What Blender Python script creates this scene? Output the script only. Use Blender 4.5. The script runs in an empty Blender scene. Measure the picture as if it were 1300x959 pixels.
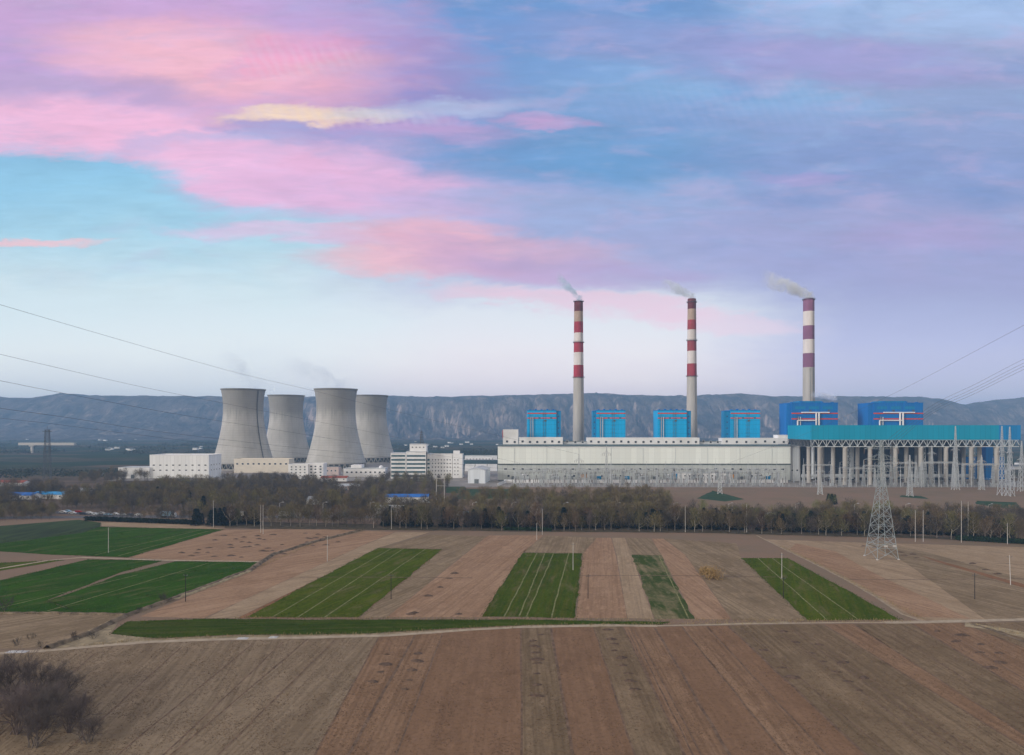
import bpy, bmesh, math, random
import numpy as np
from mathutils import Vector, Matrix, noise as mnoise
random.seed(7)
S = bpy.context.scene
COL = S.collection
PI = math.pi
# ------------------------------------------------------------------ survey: photo bearings -> metres on the ground
F, CX, YH, CAMH = 1300*24/36, 650.0, 543.0, 55.0
def G(px, py, z=0.0):
    Y = (CAMH-z)*F/(py-YH); return Vector(((px-CX)/F*Y, Y, z))
def P(px, py, Y): return Vector(((px-CX)/F*Y, Y, CAMH-(py-YH)/F*Y))
def WX(px, Y): return (px-CX)/F*Y
def HZ(py, Y): return CAMH-(py-YH)/F*Y
def lin(c):
    return tuple((v/255/12.92 if v/255 <= .04045 else ((v/255+.055)/1.055)**2.4) for v in c)
# ------------------------------------------------------------------ materials
class NT:
    def __init__(s, tree): s.t = tree; s.n = tree.nodes; s.l = tree.links
    def new(s, typ, **kw):
        n = s.n.new(typ)
        for k, v in kw.items(): setattr(n, k, v)
        return n
    def put(s, sock, v):
        if isinstance(v, bpy.types.NodeSocket): s.l.new(v, sock)
        elif v is not None: sock.default_value = v
    def math(s, op, a, b=None, c=None, clamp=False):
        n = s.new('ShaderNodeMath', operation=op, use_clamp=clamp)
        for i, v in enumerate((a, b, c)):
            if v is not None: s.put(n.inputs[i], v)
        return n.outputs[0]
    def vmul(s, a, b):
        n = s.new('ShaderNodeVectorMath', operation='MULTIPLY'); s.put(n.inputs[0], a); s.put(n.inputs[1], b); return n.outputs[0]
    def mix(s, f, a, b, blend='MIX'):
        n = s.new('ShaderNodeMix', data_type='RGBA', blend_type=blend)
        s.put(n.inputs[0], f)
        for i, v in ((6, a), (7, b)):
            s.put(n.inputs[i], v if isinstance(v, bpy.types.NodeSocket) else tuple(v)+(1,))
        return n.outputs[2]
    def noise(s, vec, scale=1., detail=4., rough=.55, dist=0., color=False):
        n = s.new('ShaderNodeTexNoise'); s.put(n.inputs['Vector'], vec); n.inputs['Scale'].default_value = scale
        n.inputs['Detail'].default_value = detail; n.inputs['Roughness'].default_value = rough; n.inputs['Distortion'].default_value = dist
        return n.outputs['Color' if color else 'Fac']
    def sstep(s, v, lo, hi):
        n = s.new('ShaderNodeMapRange', interpolation_type='SMOOTHSTEP'); s.put(n.inputs[0], v)
        n.inputs[1].default_value = lo; n.inputs[2].default_value = hi; return n.outputs[0]
    def ramp(s, v, stops):
        n = s.new('ShaderNodeValToRGB'); s.put(n.inputs[0], v); e = n.color_ramp.elements
        while len(e) < len(stops): e.new(.5)
        for el, (p, c) in zip(e, stops): el.position = p; el.color = tuple(c)+(1,)
        return n.outputs[0]
    def mapping(s, vec, scale=(1, 1, 1), rot=(0, 0, 0), loc=(0, 0, 0)):
        n = s.new('ShaderNodeMapping'); s.put(n.inputs['Vector'], vec)
        n.inputs['Scale'].default_value = scale; n.inputs['Rotation'].default_value = rot; n.inputs['Location'].default_value = loc
        return n.outputs[0]
def newmat(name):
    m = bpy.data.materials.new(name); m.use_nodes = True
    t = NT(m.node_tree); b = t.n['Principled BSDF']; return m, t, b
def pos(t): return t.new('ShaderNodeNewGeometry').outputs['Position']
def sc(c, k): return tuple(min(1, x*k) for x in c)
def M(name, col, rough=.75, var=.12, scale=.3, stretch=(1, 1, 1), metal=0., bump=0., rand=0., dirt=None, dscale=.05, spec=.1):
    m, t, b = newmat(name); p = pos(t)
    if rand: p = t.new('ShaderNodeTexCoord').outputs['Object']
    q = t.mapping(p, stretch)
    n1 = t.noise(q, scale, 5, .6)
    c = t.mix(t.sstep(n1, .3, .7), sc(col, 1-var), sc(col, 1+var))
    if dirt:
        n2 = t.noise(t.mapping(p, stretch), dscale, 6, .65)
        c = t.mix(t.sstep(n2, .48, .75), c, dirt)
    if rand:
        r = t.new('ShaderNodeObjectInfo').outputs['Random']
        h = t.new('ShaderNodeHueSaturation'); t.put(h.inputs['Color'], c)
        t.put(h.inputs['Value'], t.math('MULTIPLY_ADD', r, 2*rand, 1-rand))
        t.put(h.inputs['Hue'], t.math('MULTIPLY_ADD', t.math('FRACT', t.math('MULTIPLY', r, 7.3)), .05, .475))
        c = h.outputs[0]
    t.put(b.inputs['Base Color'], c); b.inputs['Roughness'].default_value = rough; b.inputs['Metallic'].default_value = metal
    b.inputs['Specular IOR Level'].default_value = spec
    if bump:
        bn = t.new('ShaderNodeBump'); bn.inputs['Strength'].default_value = .6; bn.inputs['Distance'].default_value = bump
        t.put(bn.inputs['Height'], n1); t.put(b.inputs['Normal'], bn.outputs[0])
    return m
def panel_mat(name, col, pw=3., ph=0., rough=.5, line=.75, var=.06, streak=.12):
    """sheet cladding: vertical (and level) seams plus rain streaks"""
    m, t, b = newmat(name); p = pos(t)
    sx = t.new('ShaderNodeSeparateXYZ'); t.put(sx.inputs[0], p)
    a = t.math('ADD', sx.outputs[0], t.math('MULTIPLY', sx.outputs[1], .7))
    fx = t.math('FRACT', t.math('DIVIDE', a, pw))
    seam = t.sstep(t.math('ABSOLUTE', t.math('SUBTRACT', fx, .5)), .44, .5)
    if ph:
        fz = t.math('FRACT', t.math('DIVIDE', sx.outputs[2], ph))
        seam = t.math('MAXIMUM', seam, t.sstep(t.math('ABSOLUTE', t.math('SUBTRACT', fz, .5)), .46, .5))
    cell = t.new('ShaderNodeTexWhiteNoise', noise_dimensions='1D'); t.put(cell.inputs['W'], t.math('FLOOR', t.math('DIVIDE', a, pw)))
    c = t.mix(cell.outputs['Value'], sc(col, 1-var), sc(col, 1+var))
    st = t.noise(t.mapping(p, (.9, .9, .05)), 1., 4, .6)
    c = t.mix(t.math('MULTIPLY', t.sstep(st, .45, .8), streak*4, clamp=True), c, sc(col, .7))
    c = t.mix(t.math('MULTIPLY', seam, .55), c, sc(col, line*.7))
    t.put(b.inputs['Base Color'], c); b.inputs['Roughness'].default_value = rough; b.inputs['Specular IOR Level'].default_value = .12
    return m
def field_mat(name, c1, c2, c3=None, ang=0., rows=1.1, patch=.06, rowmix=.6, bump=.12, spots=0., soft=(.35, .65), bare=0.):
    """ploughed or sown land: drill rows along one bearing, damp and dry patches, clods"""
    m, t, b = newmat(name); p = pos(t)
    r = t.mapping(p, (1, 1, 1), (0, 0, ang))
    row = t.noise(t.mapping(r, (1/rows, .018, 1)), 1., 3, .6)
    row2 = t.noise(t.mapping(r, (.16, .006, 1)), 1., 3, .55)
    pt = t.noise(t.mapping(r, (1, .45, 1)), patch, 6, .62, .4)
    cl = t.noise(p, 1.1, 5, .7)
    f = t.math('ADD', t.math('MULTIPLY', row2, .45), t.math('MULTIPLY', pt, .55))
    c = t.mix(t.sstep(f, *soft), c1, c2)
    c = t.mix(t.math('MULTIPLY', t.sstep(row, .42, .66), rowmix), c, c3 or sc(c1, .7))
    c = t.mix(t.math('MULTIPLY', t.sstep(cl, .46, .72), .6), c, sc(c1, .55))
    c = t.mix(t.math('MULTIPLY', t.sstep(t.noise(r, .09, 6, .68, .6), .48, .7), .5), c, sc(c1, .72))
    c = t.mix(t.math('MULTIPLY', t.sstep(t.noise(t.mapping(r, (1, .3, 1)), .5, 5, .65), .5, .72), .42), c, sc(c2, 1.3))
    if spots:
        c = t.mix(t.math('MULTIPLY', t.sstep(t.noise(p, .16, 3, .5), .62, .7), spots), c, sc(c1, .55))
    if bare:      # thin growth where the soil shows
        bz = t.math('MULTIPLY', t.sstep(t.noise(t.mapping(r, (1, .22, 1)), .22, 6, .68, .4), .50, .74), bare)
        c = t.mix(t.math('MAXIMUM', bz, t.math('MULTIPLY', t.sstep(t.noise(t.mapping(r, (1, .5, 1)), 1.3, 4, .7), .56, .7), bare*.6)), c, (.17, .135, .07))
    t.put(b.inputs['Base Color'], c); b.inputs['Roughness'].default_value = 1.; b.inputs['Specular IOR Level'].default_value = 0.
    bn = t.new('ShaderNodeBump'); bn.inputs['Strength'].default_value = .8; bn.inputs['Distance'].default_value = bump
    t.put(bn.inputs['Height'], t.math('ADD', t.math('MULTIPLY', row, .6), cl)); t.put(b.inputs['Normal'], bn.outputs[0])
    return m
# ------------------------------------------------------------------ mesh builder
class MB:
    def __init__(s): s.v = []; s.f = []; s.m = []
    def add(s, vs, fs, mi=0):
        o = len(s.v); s.v += [tuple(v) for v in vs]; s.f += [tuple(i+o for i in f) for f in fs]; s.m += [mi]*len(fs); return s
    def box(s, a, b, mi=0, bottom=True):
        x0, y0, z0 = a; x1, y1, z1 = b
        fs = [(4, 5, 6, 7), (0, 1, 5, 4), (1, 2, 6, 5), (2, 3, 7, 6), (3, 0, 4, 7)]
        if bottom: fs.append((3, 2, 1, 0))
        return s.add([(x0, y0, z0), (x1, y0, z0), (x1, y1, z0), (x0, y1, z0), (x0, y0, z1), (x1, y0, z1), (x1, y1, z1), (x0, y1, z1)], fs, mi)
    def bar(s, a, b, w, mi=0, n=4, w2=None, cap=True):
        a = Vector(a); b = Vector(b); d = (b-a)
        if d.length < 1e-6: return s
        d.normalize(); u = d.cross(Vector((0, 0, 1)) if abs(d.z) < .95 else Vector((1, 0, 0))).normalized(); w_ = d.cross(u)
        w2 = w if w2 is None else w2; vs = []
        for c, r in ((a, w/2), (b, w2/2)):
            for k in range(n):
                t = 2*PI*(k+.5)/n; vs.append(c+u*math.cos(t)*r*1.2+w_*math.sin(t)*r*1.2)
        fs = [(k, (k+1) % n, n+(k+1) % n, n+k) for k in range(n)]
        if cap: fs += [tuple(range(n))[::-1], tuple(range(n, 2*n))]
        return s.add(vs, fs, mi)
    def tube(s, pts, r, mi=0, n=5):
        pts = [Vector(p) for p in pts]; vs = []; fs = []
        for i, p in enumerate(pts):
            d = (pts[min(i+1, len(pts)-1)]-pts[max(i-1, 0)]).normalized()
            u = d.cross(Vector((0, 0, 1)) if abs(d.z) < .95 else Vector((1, 0, 0))).normalized(); w_ = d.cross(u)
            rr = r[i] if isinstance(r, (list, tuple)) else r
            vs += [p+u*math.cos(2*PI*k/n)*rr+w_*math.sin(2*PI*k/n)*rr for k in range(n)]
        for i in range(len(pts)-1):
            fs += [(i*n+k, i*n+(k+1) % n, (i+1)*n+(k+1) % n, (i+1)*n+k) for k in range(n)]
        fs += [tuple(range(n))[::-1], tuple(range((len(pts)-1)*n, len(pts)*n))]
        return s.add(vs, fs, mi)
    def lathe(s, prof, n=40, mi=None, c=(0, 0), close=False):
        vs = []
        for r, z in prof: vs += [(c[0]+r*math.cos(2*PI*k/n), c[1]+r*math.sin(2*PI*k/n), z) for k in range(n)]
        L = len(prof); o = len(s.v); s.v += vs
        for i in range(L if close else L-1):
            j = (i+1) % L
            for k in range(n):
                s.f.append((o+i*n+k, o+i*n+(k+1) % n, o+j*n+(k+1) % n, o+j*n+k)); s.m.append(mi[i] if mi else 0)
        return s
    def build(s, name, mats, parent=None, smooth=False, loc=None):
        me = bpy.data.meshes.new(name); me.from_pydata(s.v, [], s.f)
        for m in (mats if isinstance(mats, (list, tuple)) else [mats]): me.materials.append(m)
        me.polygons.foreach_set('material_index', s.m)
        if smooth: me.polygons.foreach_set('use_smooth', [True]*len(s.f))
        me.update(); return link(name, me, parent, loc)
def link(name, me, parent=None, loc=None):
    o = bpy.data.objects.new(name, me); COL.objects.link(o)
    if parent: o.parent = parent
    if loc is not None: o.location = loc
    return o
def tag(o, label=None, cat=None, group=None, kind=None):
    if label: o['label'] = label
    if cat: o['category'] = cat
    if group: o['group'] = group
    if kind: o['kind'] = kind
    return o
def thing(name, label, cat, loc=(0, 0, 0), rz=0., group=None):
    o = bpy.data.objects.new(name, None); COL.objects.link(o); o.location = loc; o.rotation_euler = (0, 0, rz); o.empty_display_size = .5
    return tag(o, label, cat, group)
KIDS = {}
def dup(root, loc, rz=0., scale=1., label=None, group=None):
    def cp(o, par):
        c = o.copy(); COL.objects.link(c)
        if par: c.parent = par
        for ch in o.children: cp(ch, c)
        return c
    r = cp(root, None); r.location = loc; r.rotation_euler = (0, 0, rz); r.scale = (scale,)*3 if not isinstance(scale, tuple) else scale
    if label: r['label'] = label
    if group: r['group'] = group
    return r
ORD = 'first second third fourth fifth sixth seventh eighth ninth tenth eleventh twelfth thirteenth fourteenth fifteenth sixteenth seventeenth eighteenth nineteenth twentieth'.split()
def nth(i):
    if i < 20: return ORD[i]
    tens = ['twenty', 'thirty', 'forty', 'fifty', 'sixty', 'seventy', 'eighty', 'ninety'][(i+1)//10-2]; u = (i+1) % 10
    return tens.replace('y', 'ieth') if u == 0 else tens+'-'+ORD[u-1]
def structure(name, mb, mats, smooth=False): return tag(mb.build(name, mats, smooth=smooth), kind='structure')
# ------------------------------------------------------------------ camera, sun, sky
cam = bpy.data.cameras.new('camera'); co = bpy.data.objects.new('camera', cam); COL.objects.link(co)
co.location = (0, 0, CAMH); co.rotation_euler = (PI/2, 0, 0); cam.lens = 24; cam.sensor_width = 36
cam.shift_y = (YH-479.5)/1300; cam.clip_end = 40000; cam.clip_start = .5; S.camera = co
SUN_AZ, SUN_EL = math.radians(-120), math.radians(14)
sl = bpy.data.lights.new('sun', 'SUN'); sl.energy = 2.5; sl.angle = math.radians(14); sl.color = (1, .95, .89)
so = bpy.data.objects.new('sun', sl); COL.objects.link(so)
sd = Vector((math.sin(SUN_AZ)*math.cos(SUN_EL), math.cos(SUN_AZ)*math.cos(SUN_EL), math.sin(SUN_EL)))
so.rotation_euler = (-sd).to_track_quat('-Z', 'Y').to_euler(); so.location = sd*500
wd = bpy.data.worlds.new('World'); S.world = wd; wd.use_nodes = True
def near_blue(t, x, y):      # the clear gap between the cloud decks stays clear
    a = t.math('DIVIDE', t.math('SUBTRACT', x, .4), 2.6); b = t.math('DIVIDE', t.math('SUBTRACT', y, 2.4), .75)
    return t.math('SUBTRACT', 1., t.sstep(t.math('ADD', t.math('MULTIPLY', a, a), t.math('MULTIPLY', b, b)), .3, 1))
def build_sky():
    t = NT(wd.node_tree); t.n.clear()
    out = t.new('ShaderNodeOutputWorld')
    sky = t.new('ShaderNodeTexSky', sky_type='NISHITA', sun_disc=False); sky.sun_elevation = SUN_EL; sky.sun_rotation = SUN_AZ
    b1 = t.new('ShaderNodeBackground'); t.put(b1.inputs[0], sky.outputs[0]); b1.inputs[1].default_value = .08
    d = t.new('ShaderNodeTexCoord').outputs['Generated']
    sp = t.new('ShaderNodeSeparateXYZ'); t.put(sp.inputs[0], d)
    ay = t.math('MAXIMUM', t.math('ABSOLUTE', sp.outputs[1]), .06)
    u0 = t.math('DIVIDE', sp.outputs[0], ay); v0 = t.math('DIVIDE', sp.outputs[2], ay)
    # cloud bearings in hundredths of the tangent: one unit = 1/F*100
    k = F/100
    x0 = t.math('MULTIPLY_ADD', u0, k, 6.5); y0 = t.math('SUBTRACT', 5.43, t.math('MULTIPLY', v0, k))
    cb = t.new('ShaderNodeCombineXYZ'); t.put(cb.inputs[0], x0); t.put(cb.inputs[1], y0)
    flat = cb.outputs[0]
    st = t.mapping(flat, (.55, 1.7, 1), (0, 0, math.radians(-9)))
    w1 = t.noise(st, .8, 5, .6, .3, True); w2 = t.noise(t.mapping(flat, (1., 2.6, 1), (0, 0, math.radians(-12))), 2.4, 6, .65, .4, True)
    s1 = t.new('ShaderNodeSeparateColor'); t.put(s1.inputs[0], w1); s2 = t.new('ShaderNodeSeparateColor'); t.put(s2.inputs[0], w2)
    def warp(base, a, aa, b, bb):
        r = t.math('ADD', base, t.math('MULTIPLY', t.math('SUBTRACT', a, .5), aa))
        return t.math('ADD', r, t.math('MULTIPLY', t.math('SUBTRACT', b, .5), bb))
    x = warp(x0, s1.outputs[0], 1.6, s2.outputs[0], .45); y = warp(y0, s1.outputs[1], .75, s2.outputs[1], .2)
    yn = t.math('DIVIDE', y, 5.43, clamp=True)
    q = lambda yy: yy/543
    left = t.ramp(yn, [(0, lin((190, 175, 222))), (q(130), lin((165, 190, 232))), (q(190), lin((142, 196, 233))), (q(240), lin((154, 208, 238))), (q(300), lin((180, 222, 241))),
                       (q(370), lin((220, 238, 244))), (q(440), lin((222, 234, 240))), (q(500), lin((208, 220, 232)))])
    mid = t.ramp(yn, [(0, lin((120, 160, 214))), (q(100), lin((118, 155, 208))), (q(200), lin((125, 166, 214))), (q(290), lin((165, 180, 222))), (q(345), lin((190, 195, 226))),
                      (q(395), lin((226, 232, 240))), (q(450), lin((226, 227, 236))), (q(500), lin((216, 213, 228)))])
    right = t.ramp(yn, [(0, lin((168, 194, 234))), (q(60), lin((160, 172, 214))), (q(120), lin((150, 168, 210))), (q(200), lin((144, 160, 206))), (q(280), lin((162, 166, 208))),
                        (q(360), lin((168, 172, 212))), (q(440), lin((178, 184, 222))), (q(500), lin((186, 190, 220)))])
    c = t.mix(t.sstep(x, 3.2, 6.2), left, mid)
    c = t.mix(t.sstep(x, 8.2, 11.2), c, right)
    tex = t.noise(t.mapping(flat, (.5, 2.2, 1), (0, 0, math.radians(-8))), 1.7, 5, .56, .5)
    fine = t.noise(t.mapping(flat, (1.1, 6.5, 1), (0, 0, math.radians(-11))), 1.9, 4, .55, .8)
    def blob(c, cx, cy, rx, ry, rot, col, k, soft=.95, edge=0.42):
        cs, sn = math.cos(math.radians(rot)), math.sin(math.radians(rot))
        dx = t.math('SUBTRACT', x, cx/100); dy = t.math('SUBTRACT', y, cy/100)
        a = t.math('DIVIDE', t.math('MULTIPLY_ADD', dx, cs, t.math('MULTIPLY', dy, sn)), rx/100)
        b = t.math('DIVIDE', t.math('MULTIPLY_ADD', dy, cs, t.math('MULTIPLY', dx, -sn)), ry/100)
        r2 = t.math('ADD', t.math('MULTIPLY', a, a), t.math('MULTIPLY', b, b))
        r2 = t.math('ADD', r2, t.math('MULTIPLY', t.math('SUBTRACT', tex, .5), edge*2.4))
        r2 = t.math('ADD', r2, t.math('MULTIPLY', t.math('SUBTRACT', fine, .5), .55))
        f = t.math('SUBTRACT', 1., t.sstep(r2, 1-soft*1.25, 1+soft))
        f = t.math('MULTIPLY', f, t.math('MULTIPLY_ADD', t.sstep(fine, .3, .7), .2, .86))
        return t.mix(t.math('MULTIPLY', f, k), c, lin(col))
    B = [(620, 40, 260, 80, -6, (108, 150, 208), .75), (160, 55, 430, 125, 6, (206, 168, 218), .92, .55), (450, 110, 190, 55, 2, (146, 140, 202), .8), (480, 178, 200, 28, 3, (148, 152, 208), .7),
         (110, 20, 220, 35, 3, (212, 172, 216), .6), (300, 90, 190, 60, 4, (254, 188, 208), .9), (210, 75, 150, 40, 8, (252, 194, 210), .8), (110, 118, 130, 26, 3, (192, 168, 212), .8), (60, 160, 210, 40, 3, (250, 194, 226), .95, .5),
         (215, 182, 210, 26, 11, (252, 194, 226), .9, .5), (40, 120, 90, 18, 0, (196, 170, 214), .5), (265, 190, 110, 15, 0, (132, 178, 226), .65), (330, 226, 150, 36, 10, (254, 198, 230), .95, .5), (440, 236, 190, 55, 5, (236, 190, 230), .85),
         (590, 235, 160, 40, 5, (196, 180, 224), .6), (470, 215, 120, 24, 6, (250, 190, 226), .6), (40, 309, 85, 7, 0, (252, 208, 216), .95, .7, .3), (350, 303, 130, 11, 3, (238, 200, 230), .7, .8, .3), (600, 318, 190, 34, 4, (244, 186, 204), .9, .6),
         (520, 338, 130, 17, 2, (255, 196, 206), .85), (640, 335, 140, 22, 8, (216, 174, 212), .6), (700, 350, 180, 20, 5, (196, 170, 214), .55), (400, 147, 115, 13, -3, (254, 224, 196), .95, .6, .35), (560, 136, 110, 13, -3, (190, 206, 236), .7),
         (530, 165, 110, 14, 2, (224, 168, 214), .55), (350, 70, 90, 20, -12, (246, 160, 204), .5), (720, 205, 190, 34, 3, (106, 158, 210), .8), (650, 255, 100, 14, 2, (150, 180, 222), .5), (960, 122, 190, 30, 8, (142, 188, 232), .6),
         (780, 110, 200, 34, 4, (146, 180, 226), .45), (900, 60, 260, 34, 4, (160, 166, 216), .6), (1080, 75, 200, 26, 6, (168, 160, 214), .7), (1200, 20, 220, 34, 6, (172, 198, 238), .7), (1060, 160, 260, 26, 5, (150, 166, 216), .5),
         (1150, 228, 280, 38, 3, (134, 158, 212), .6), (1110, 312, 300, 55, 3, (170, 168, 216), .6), (1180, 300, 120, 18, 0, (184, 166, 214), .6), (1010, 232, 60, 8, 0, (176, 160, 214), .6), (690, 152, 60, 9, 0, (216, 166, 212), .7),
         (860, 330, 220, 40, 4, (164, 170, 218), .5), (740, 384, 170, 11, 5, (242, 204, 222), .75, .7, .3), (850, 402, 170, 12, 5, (234, 208, 226), .6, .7, .3), (830, 345, 90, 12, 4, (190, 168, 214), .5)]
    for b in B: c = blob(c, *b)
    up = t.math('SUBTRACT', 1., t.sstep(y0, 2.6, 3.9)); lefty = t.math('SUBTRACT', 1., t.sstep(x0, 4.5, 8.5)); clear = t.math('SUBTRACT', 1., near_blue(t, x0, y0))
    for sd_, sc_, st_, lo, hi, col, k in ((3., .9, 3.2, .50, .70, (206, 184, 222), .30), (17., .7, 2.8, .52, .74, (112, 146, 202), .30), (29., 1.2, 4.4, .52, .72, (160, 188, 230), .26), (41., 1.7, 4.5, .52, .80, (224, 202, 232), .14)):
        n_ = t.noise(t.mapping(flat, (1, st_, 1), (0, 0, math.radians(-8)), (sd_, sd_*1.7, 0)), sc_, 5, .55, .35)
        m_ = t.math('MULTIPLY', t.math('MULTIPLY', t.sstep(n_, lo, hi), k), t.math('MULTIPLY', up, clear))
        if col[0] < 200: m_ = t.math('MULTIPLY', m_, t.math('SUBTRACT', 1.15, t.math('MULTIPLY', lefty, .85)))
        c = t.mix(m_, c, lin(col))
    # mackerel ripples and fibrous streaks of the cloud itself
    rip = t.new('ShaderNodeTexWave', wave_type='BANDS', bands_direction='X'); t.put(rip.inputs['Vector'], t.mapping(flat, (1, 1, 1), (0, 0, math.radians(28))))
    rip.inputs['Scale'].default_value = 2.6; rip.inputs['Distortion'].default_value = 3.5; rip.inputs['Detail'].default_value = 3.; rip.inputs['Detail Scale'].default_value = 1.6
    def near(cx, cy, rx, ry):
        a = t.math('DIVIDE', t.math('SUBTRACT', x, cx), rx); b_ = t.math('DIVIDE', t.math('SUBTRACT', y, cy), ry)
        return t.math('SUBTRACT', 1., t.sstep(t.math('ADD', t.math('MULTIPLY', a, a), t.math('MULTIPLY', b_, b_)), 0, 1))
    zone = t.math('MAXIMUM', near(3.7, .75, 1.1, .35), t.math('MAXIMUM', near(4.3, 1.47, 1.6, .2), t.math('MULTIPLY', near(9.6, 1.3, 2.4, .5), .22)))
    c = t.mix(t.math('MULTIPLY', t.math('MULTIPLY', zone, rip.outputs["Fac"]), .13), c, lin((236, 222, 244)))
    amp = t.math('SUBTRACT', 1., t.sstep(y0, 3.0, 4.3))
    g = t.math('MULTIPLY', t.math('SUBTRACT', fine, .5), .17); g2 = t.math('MULTIPLY', t.math('SUBTRACT', tex, .5), .30)
    val = t.math('MULTIPLY_ADD', t.math('ADD', g, g2), amp, 1.03)
    val = t.math('ADD', val, t.math('MULTIPLY', t.sstep(y0, 3.3, 5.0), .36))     # low sky glows through the haze
    # unseen sunset side and overhead sky, tinted pale and warm to warm the light
    west = t.sstep(t.math('MULTIPLY', sp.outputs[1], -1.), -.05, .55); c = t.mix(west, c, (.94, .80, .64)); c = t.mix(t.math('MULTIPLY', t.sstep(sp.outputs[2], .50, .85), .85), c, (.60, .58, .56))
    vm = t.new('ShaderNodeVectorMath', operation='SCALE'); t.put(vm.inputs[0], c); t.put(vm.inputs[3], val); c = vm.outputs[0]
    c = t.mix(t.sstep(y0, 3.6, 5.3), c, (1.17, 1.03, .90), 'MULTIPLY')
    b2 = t.new('ShaderNodeBackground'); t.put(b2.inputs[0], c); b2.inputs[1].default_value = 1.0
    mx = t.new('ShaderNodeMixShader'); mx.inputs[0].default_value = .94
    t.l.new(b1.outputs[0], mx.inputs[1]); t.l.new(b2.outputs[0], mx.inputs[2]); t.l.new(mx.outputs[0], out.inputs[0])
build_sky()
S.view_settings.view_transform = 'Standard'; S.view_settings.look = 'None'; S.view_settings.exposure = 0.0; S.view_settings.gamma = 1
S.cycles.use_denoising = True
S.cycles.max_bounces = 6; S.cycles.volume_bounces = 4; S.cycles.diffuse_bounces = 3
S.cycles.volume_max_steps = 160; S.cycles.volume_step_rate = 1.0
# ------------------------------------------------------------------ shared materials
soil = (.33, .225, .175)
MT = dict(
    concrete=M('concrete', (.36, .34, .31), .85, .1, .2, (1, 1, .15)), steel=M('galvanised_steel', (.52, .55, .56), .5, .12, .5, metal=.35),
    darksteel=M('weathered_shaded_steel', (.11, .12, .13), .6, .2, .5), white=panel_mat('white_cladding', (.82, .83, .83), 4., 0, streak=.04), glass=M('window_glass', (.03, .04, .05), .12, .2, .4, spec=.6),
    whiteplain=M('white_render', (.81, .81, .81), .7, .06, .2, dirt=(.6, .6, .58)), cream=panel_mat('cream_cladding', (.83, .87, .82), 6., 5.8, streak=.03, line=1.15), creamlow=panel_mat('darkened_lower_cladding', (.52, .55, .53), 5., 0, streak=.06),  # lower cream darkened; shade and clutter at the hall foot put into colour
    roofgrey=M('grey_roofing', (.16, .18, .19), .8, .15, .2), roofgreen=panel_mat('grey_green_roof_sheet', (.10, .15, .155), 2.5, 0), darkband=M('dark_recess_tone', (.09, .11, .11), .8),
    blue=panel_mat('bright_blue_cladding', (.003, .39, .74), 3., 0, .45, .8, .05, .05), bluedk=panel_mat('deep_blue_cladding', (.004, .165, .50), 3., 0, .45, .8, .06, .05), bluestair=panel_mat('stair_tower_blue', (.005, .22, .46), 2., 3., .45),
    red=M('red_trim_paint', (.62, .065, .02), .5, .12, .3), teal=panel_mat('teal_cladding', (.003, .30, .47), 5., 0, .45, .85, .05, .05), tealblue=panel_mat('blue_end_cladding', (.008, .22, .52), 5., 0, .45),
    wood=M('timber_pole', (.34, .31, .27), .9, .2, 1.5, (1, 1, .1)), darkwood=M('dark_tarred_pole', (.035, .03, .028), .8, .2, 1.), whitepole=M('pale_concrete_pole', (.52, .50, .47), .8, .1, 1.),
    cable=M('cable_aluminium', (.10, .11, .13), .5, .1, .5), redpaint=M('chimney_red_paint', (.34, .04, .06), .7, .22, .15, (1, 1, .2), dirt=(.25, .07, .07)), darkred=M('chimney_sooty_red_paint', (.13, .035, .04), .8, .25, .2, (1, 1, .2)),
    whitepaint=M('chimney_white_paint', (.66, .62, .60), .7, .12, .2, (1, 1, .15), dirt=(.5, .45, .42)), tan=M('chimney_sooty_white_paint', (.40, .30, .24), .8, .2, .2, (1, 1, .2)),
    purple=M('chimney_faded_purple_paint', (.24, .11, .19), .7, .12, .15, (1, 1, .2)), chim=M('chimney_concrete', (.44, .42, .385), .85, .1, .25, (1, 1, .12), dirt=(.33, .31, .28)),
    asphalt=M('asphalt', (.10, .10, .105), .9, .15, .3), paint=M('road_paint', (.7, .7, .68), .8), yard=M('yard_concrete', (.30, .28, .26), .9, .2, .06, dirt=(.22, .16, .12)),
    bluesheet=M('blue_roof_sheet', (.035, .16, .50), .5, .15, .4), insul=M('brown_porcelain', (.16, .13, .12), .35, .2, 1.), orange=M('orange_paint', (.62, .26, .03), .5), rubber=M('tyre_rubber', (.02, .02, .02), .9),
    redroof=M('red_roof_tile', (.30, .09, .06), .8, .2, .4), greysheet=panel_mat('grey_shed_sheet', (.55, .58, .60), 2., 0), tealwin=M('green_tinted_glass', (.06, .12, .14), .2, .2, .4, spec=.6),
    heap=M('damp_soil', (.115, .078, .056), .95, .35, 1.2, bump=.1), drygrass=M('dry_grass', (.36, .29, .18), .95, .25, .6, bump=.15), bank=M('dark_bank_earth', (.17, .13, .088), .95, .5, .4, bump=.2), rag=M('plastic_sheet', (.50, .49, .47), .4, .08, .6))
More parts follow.
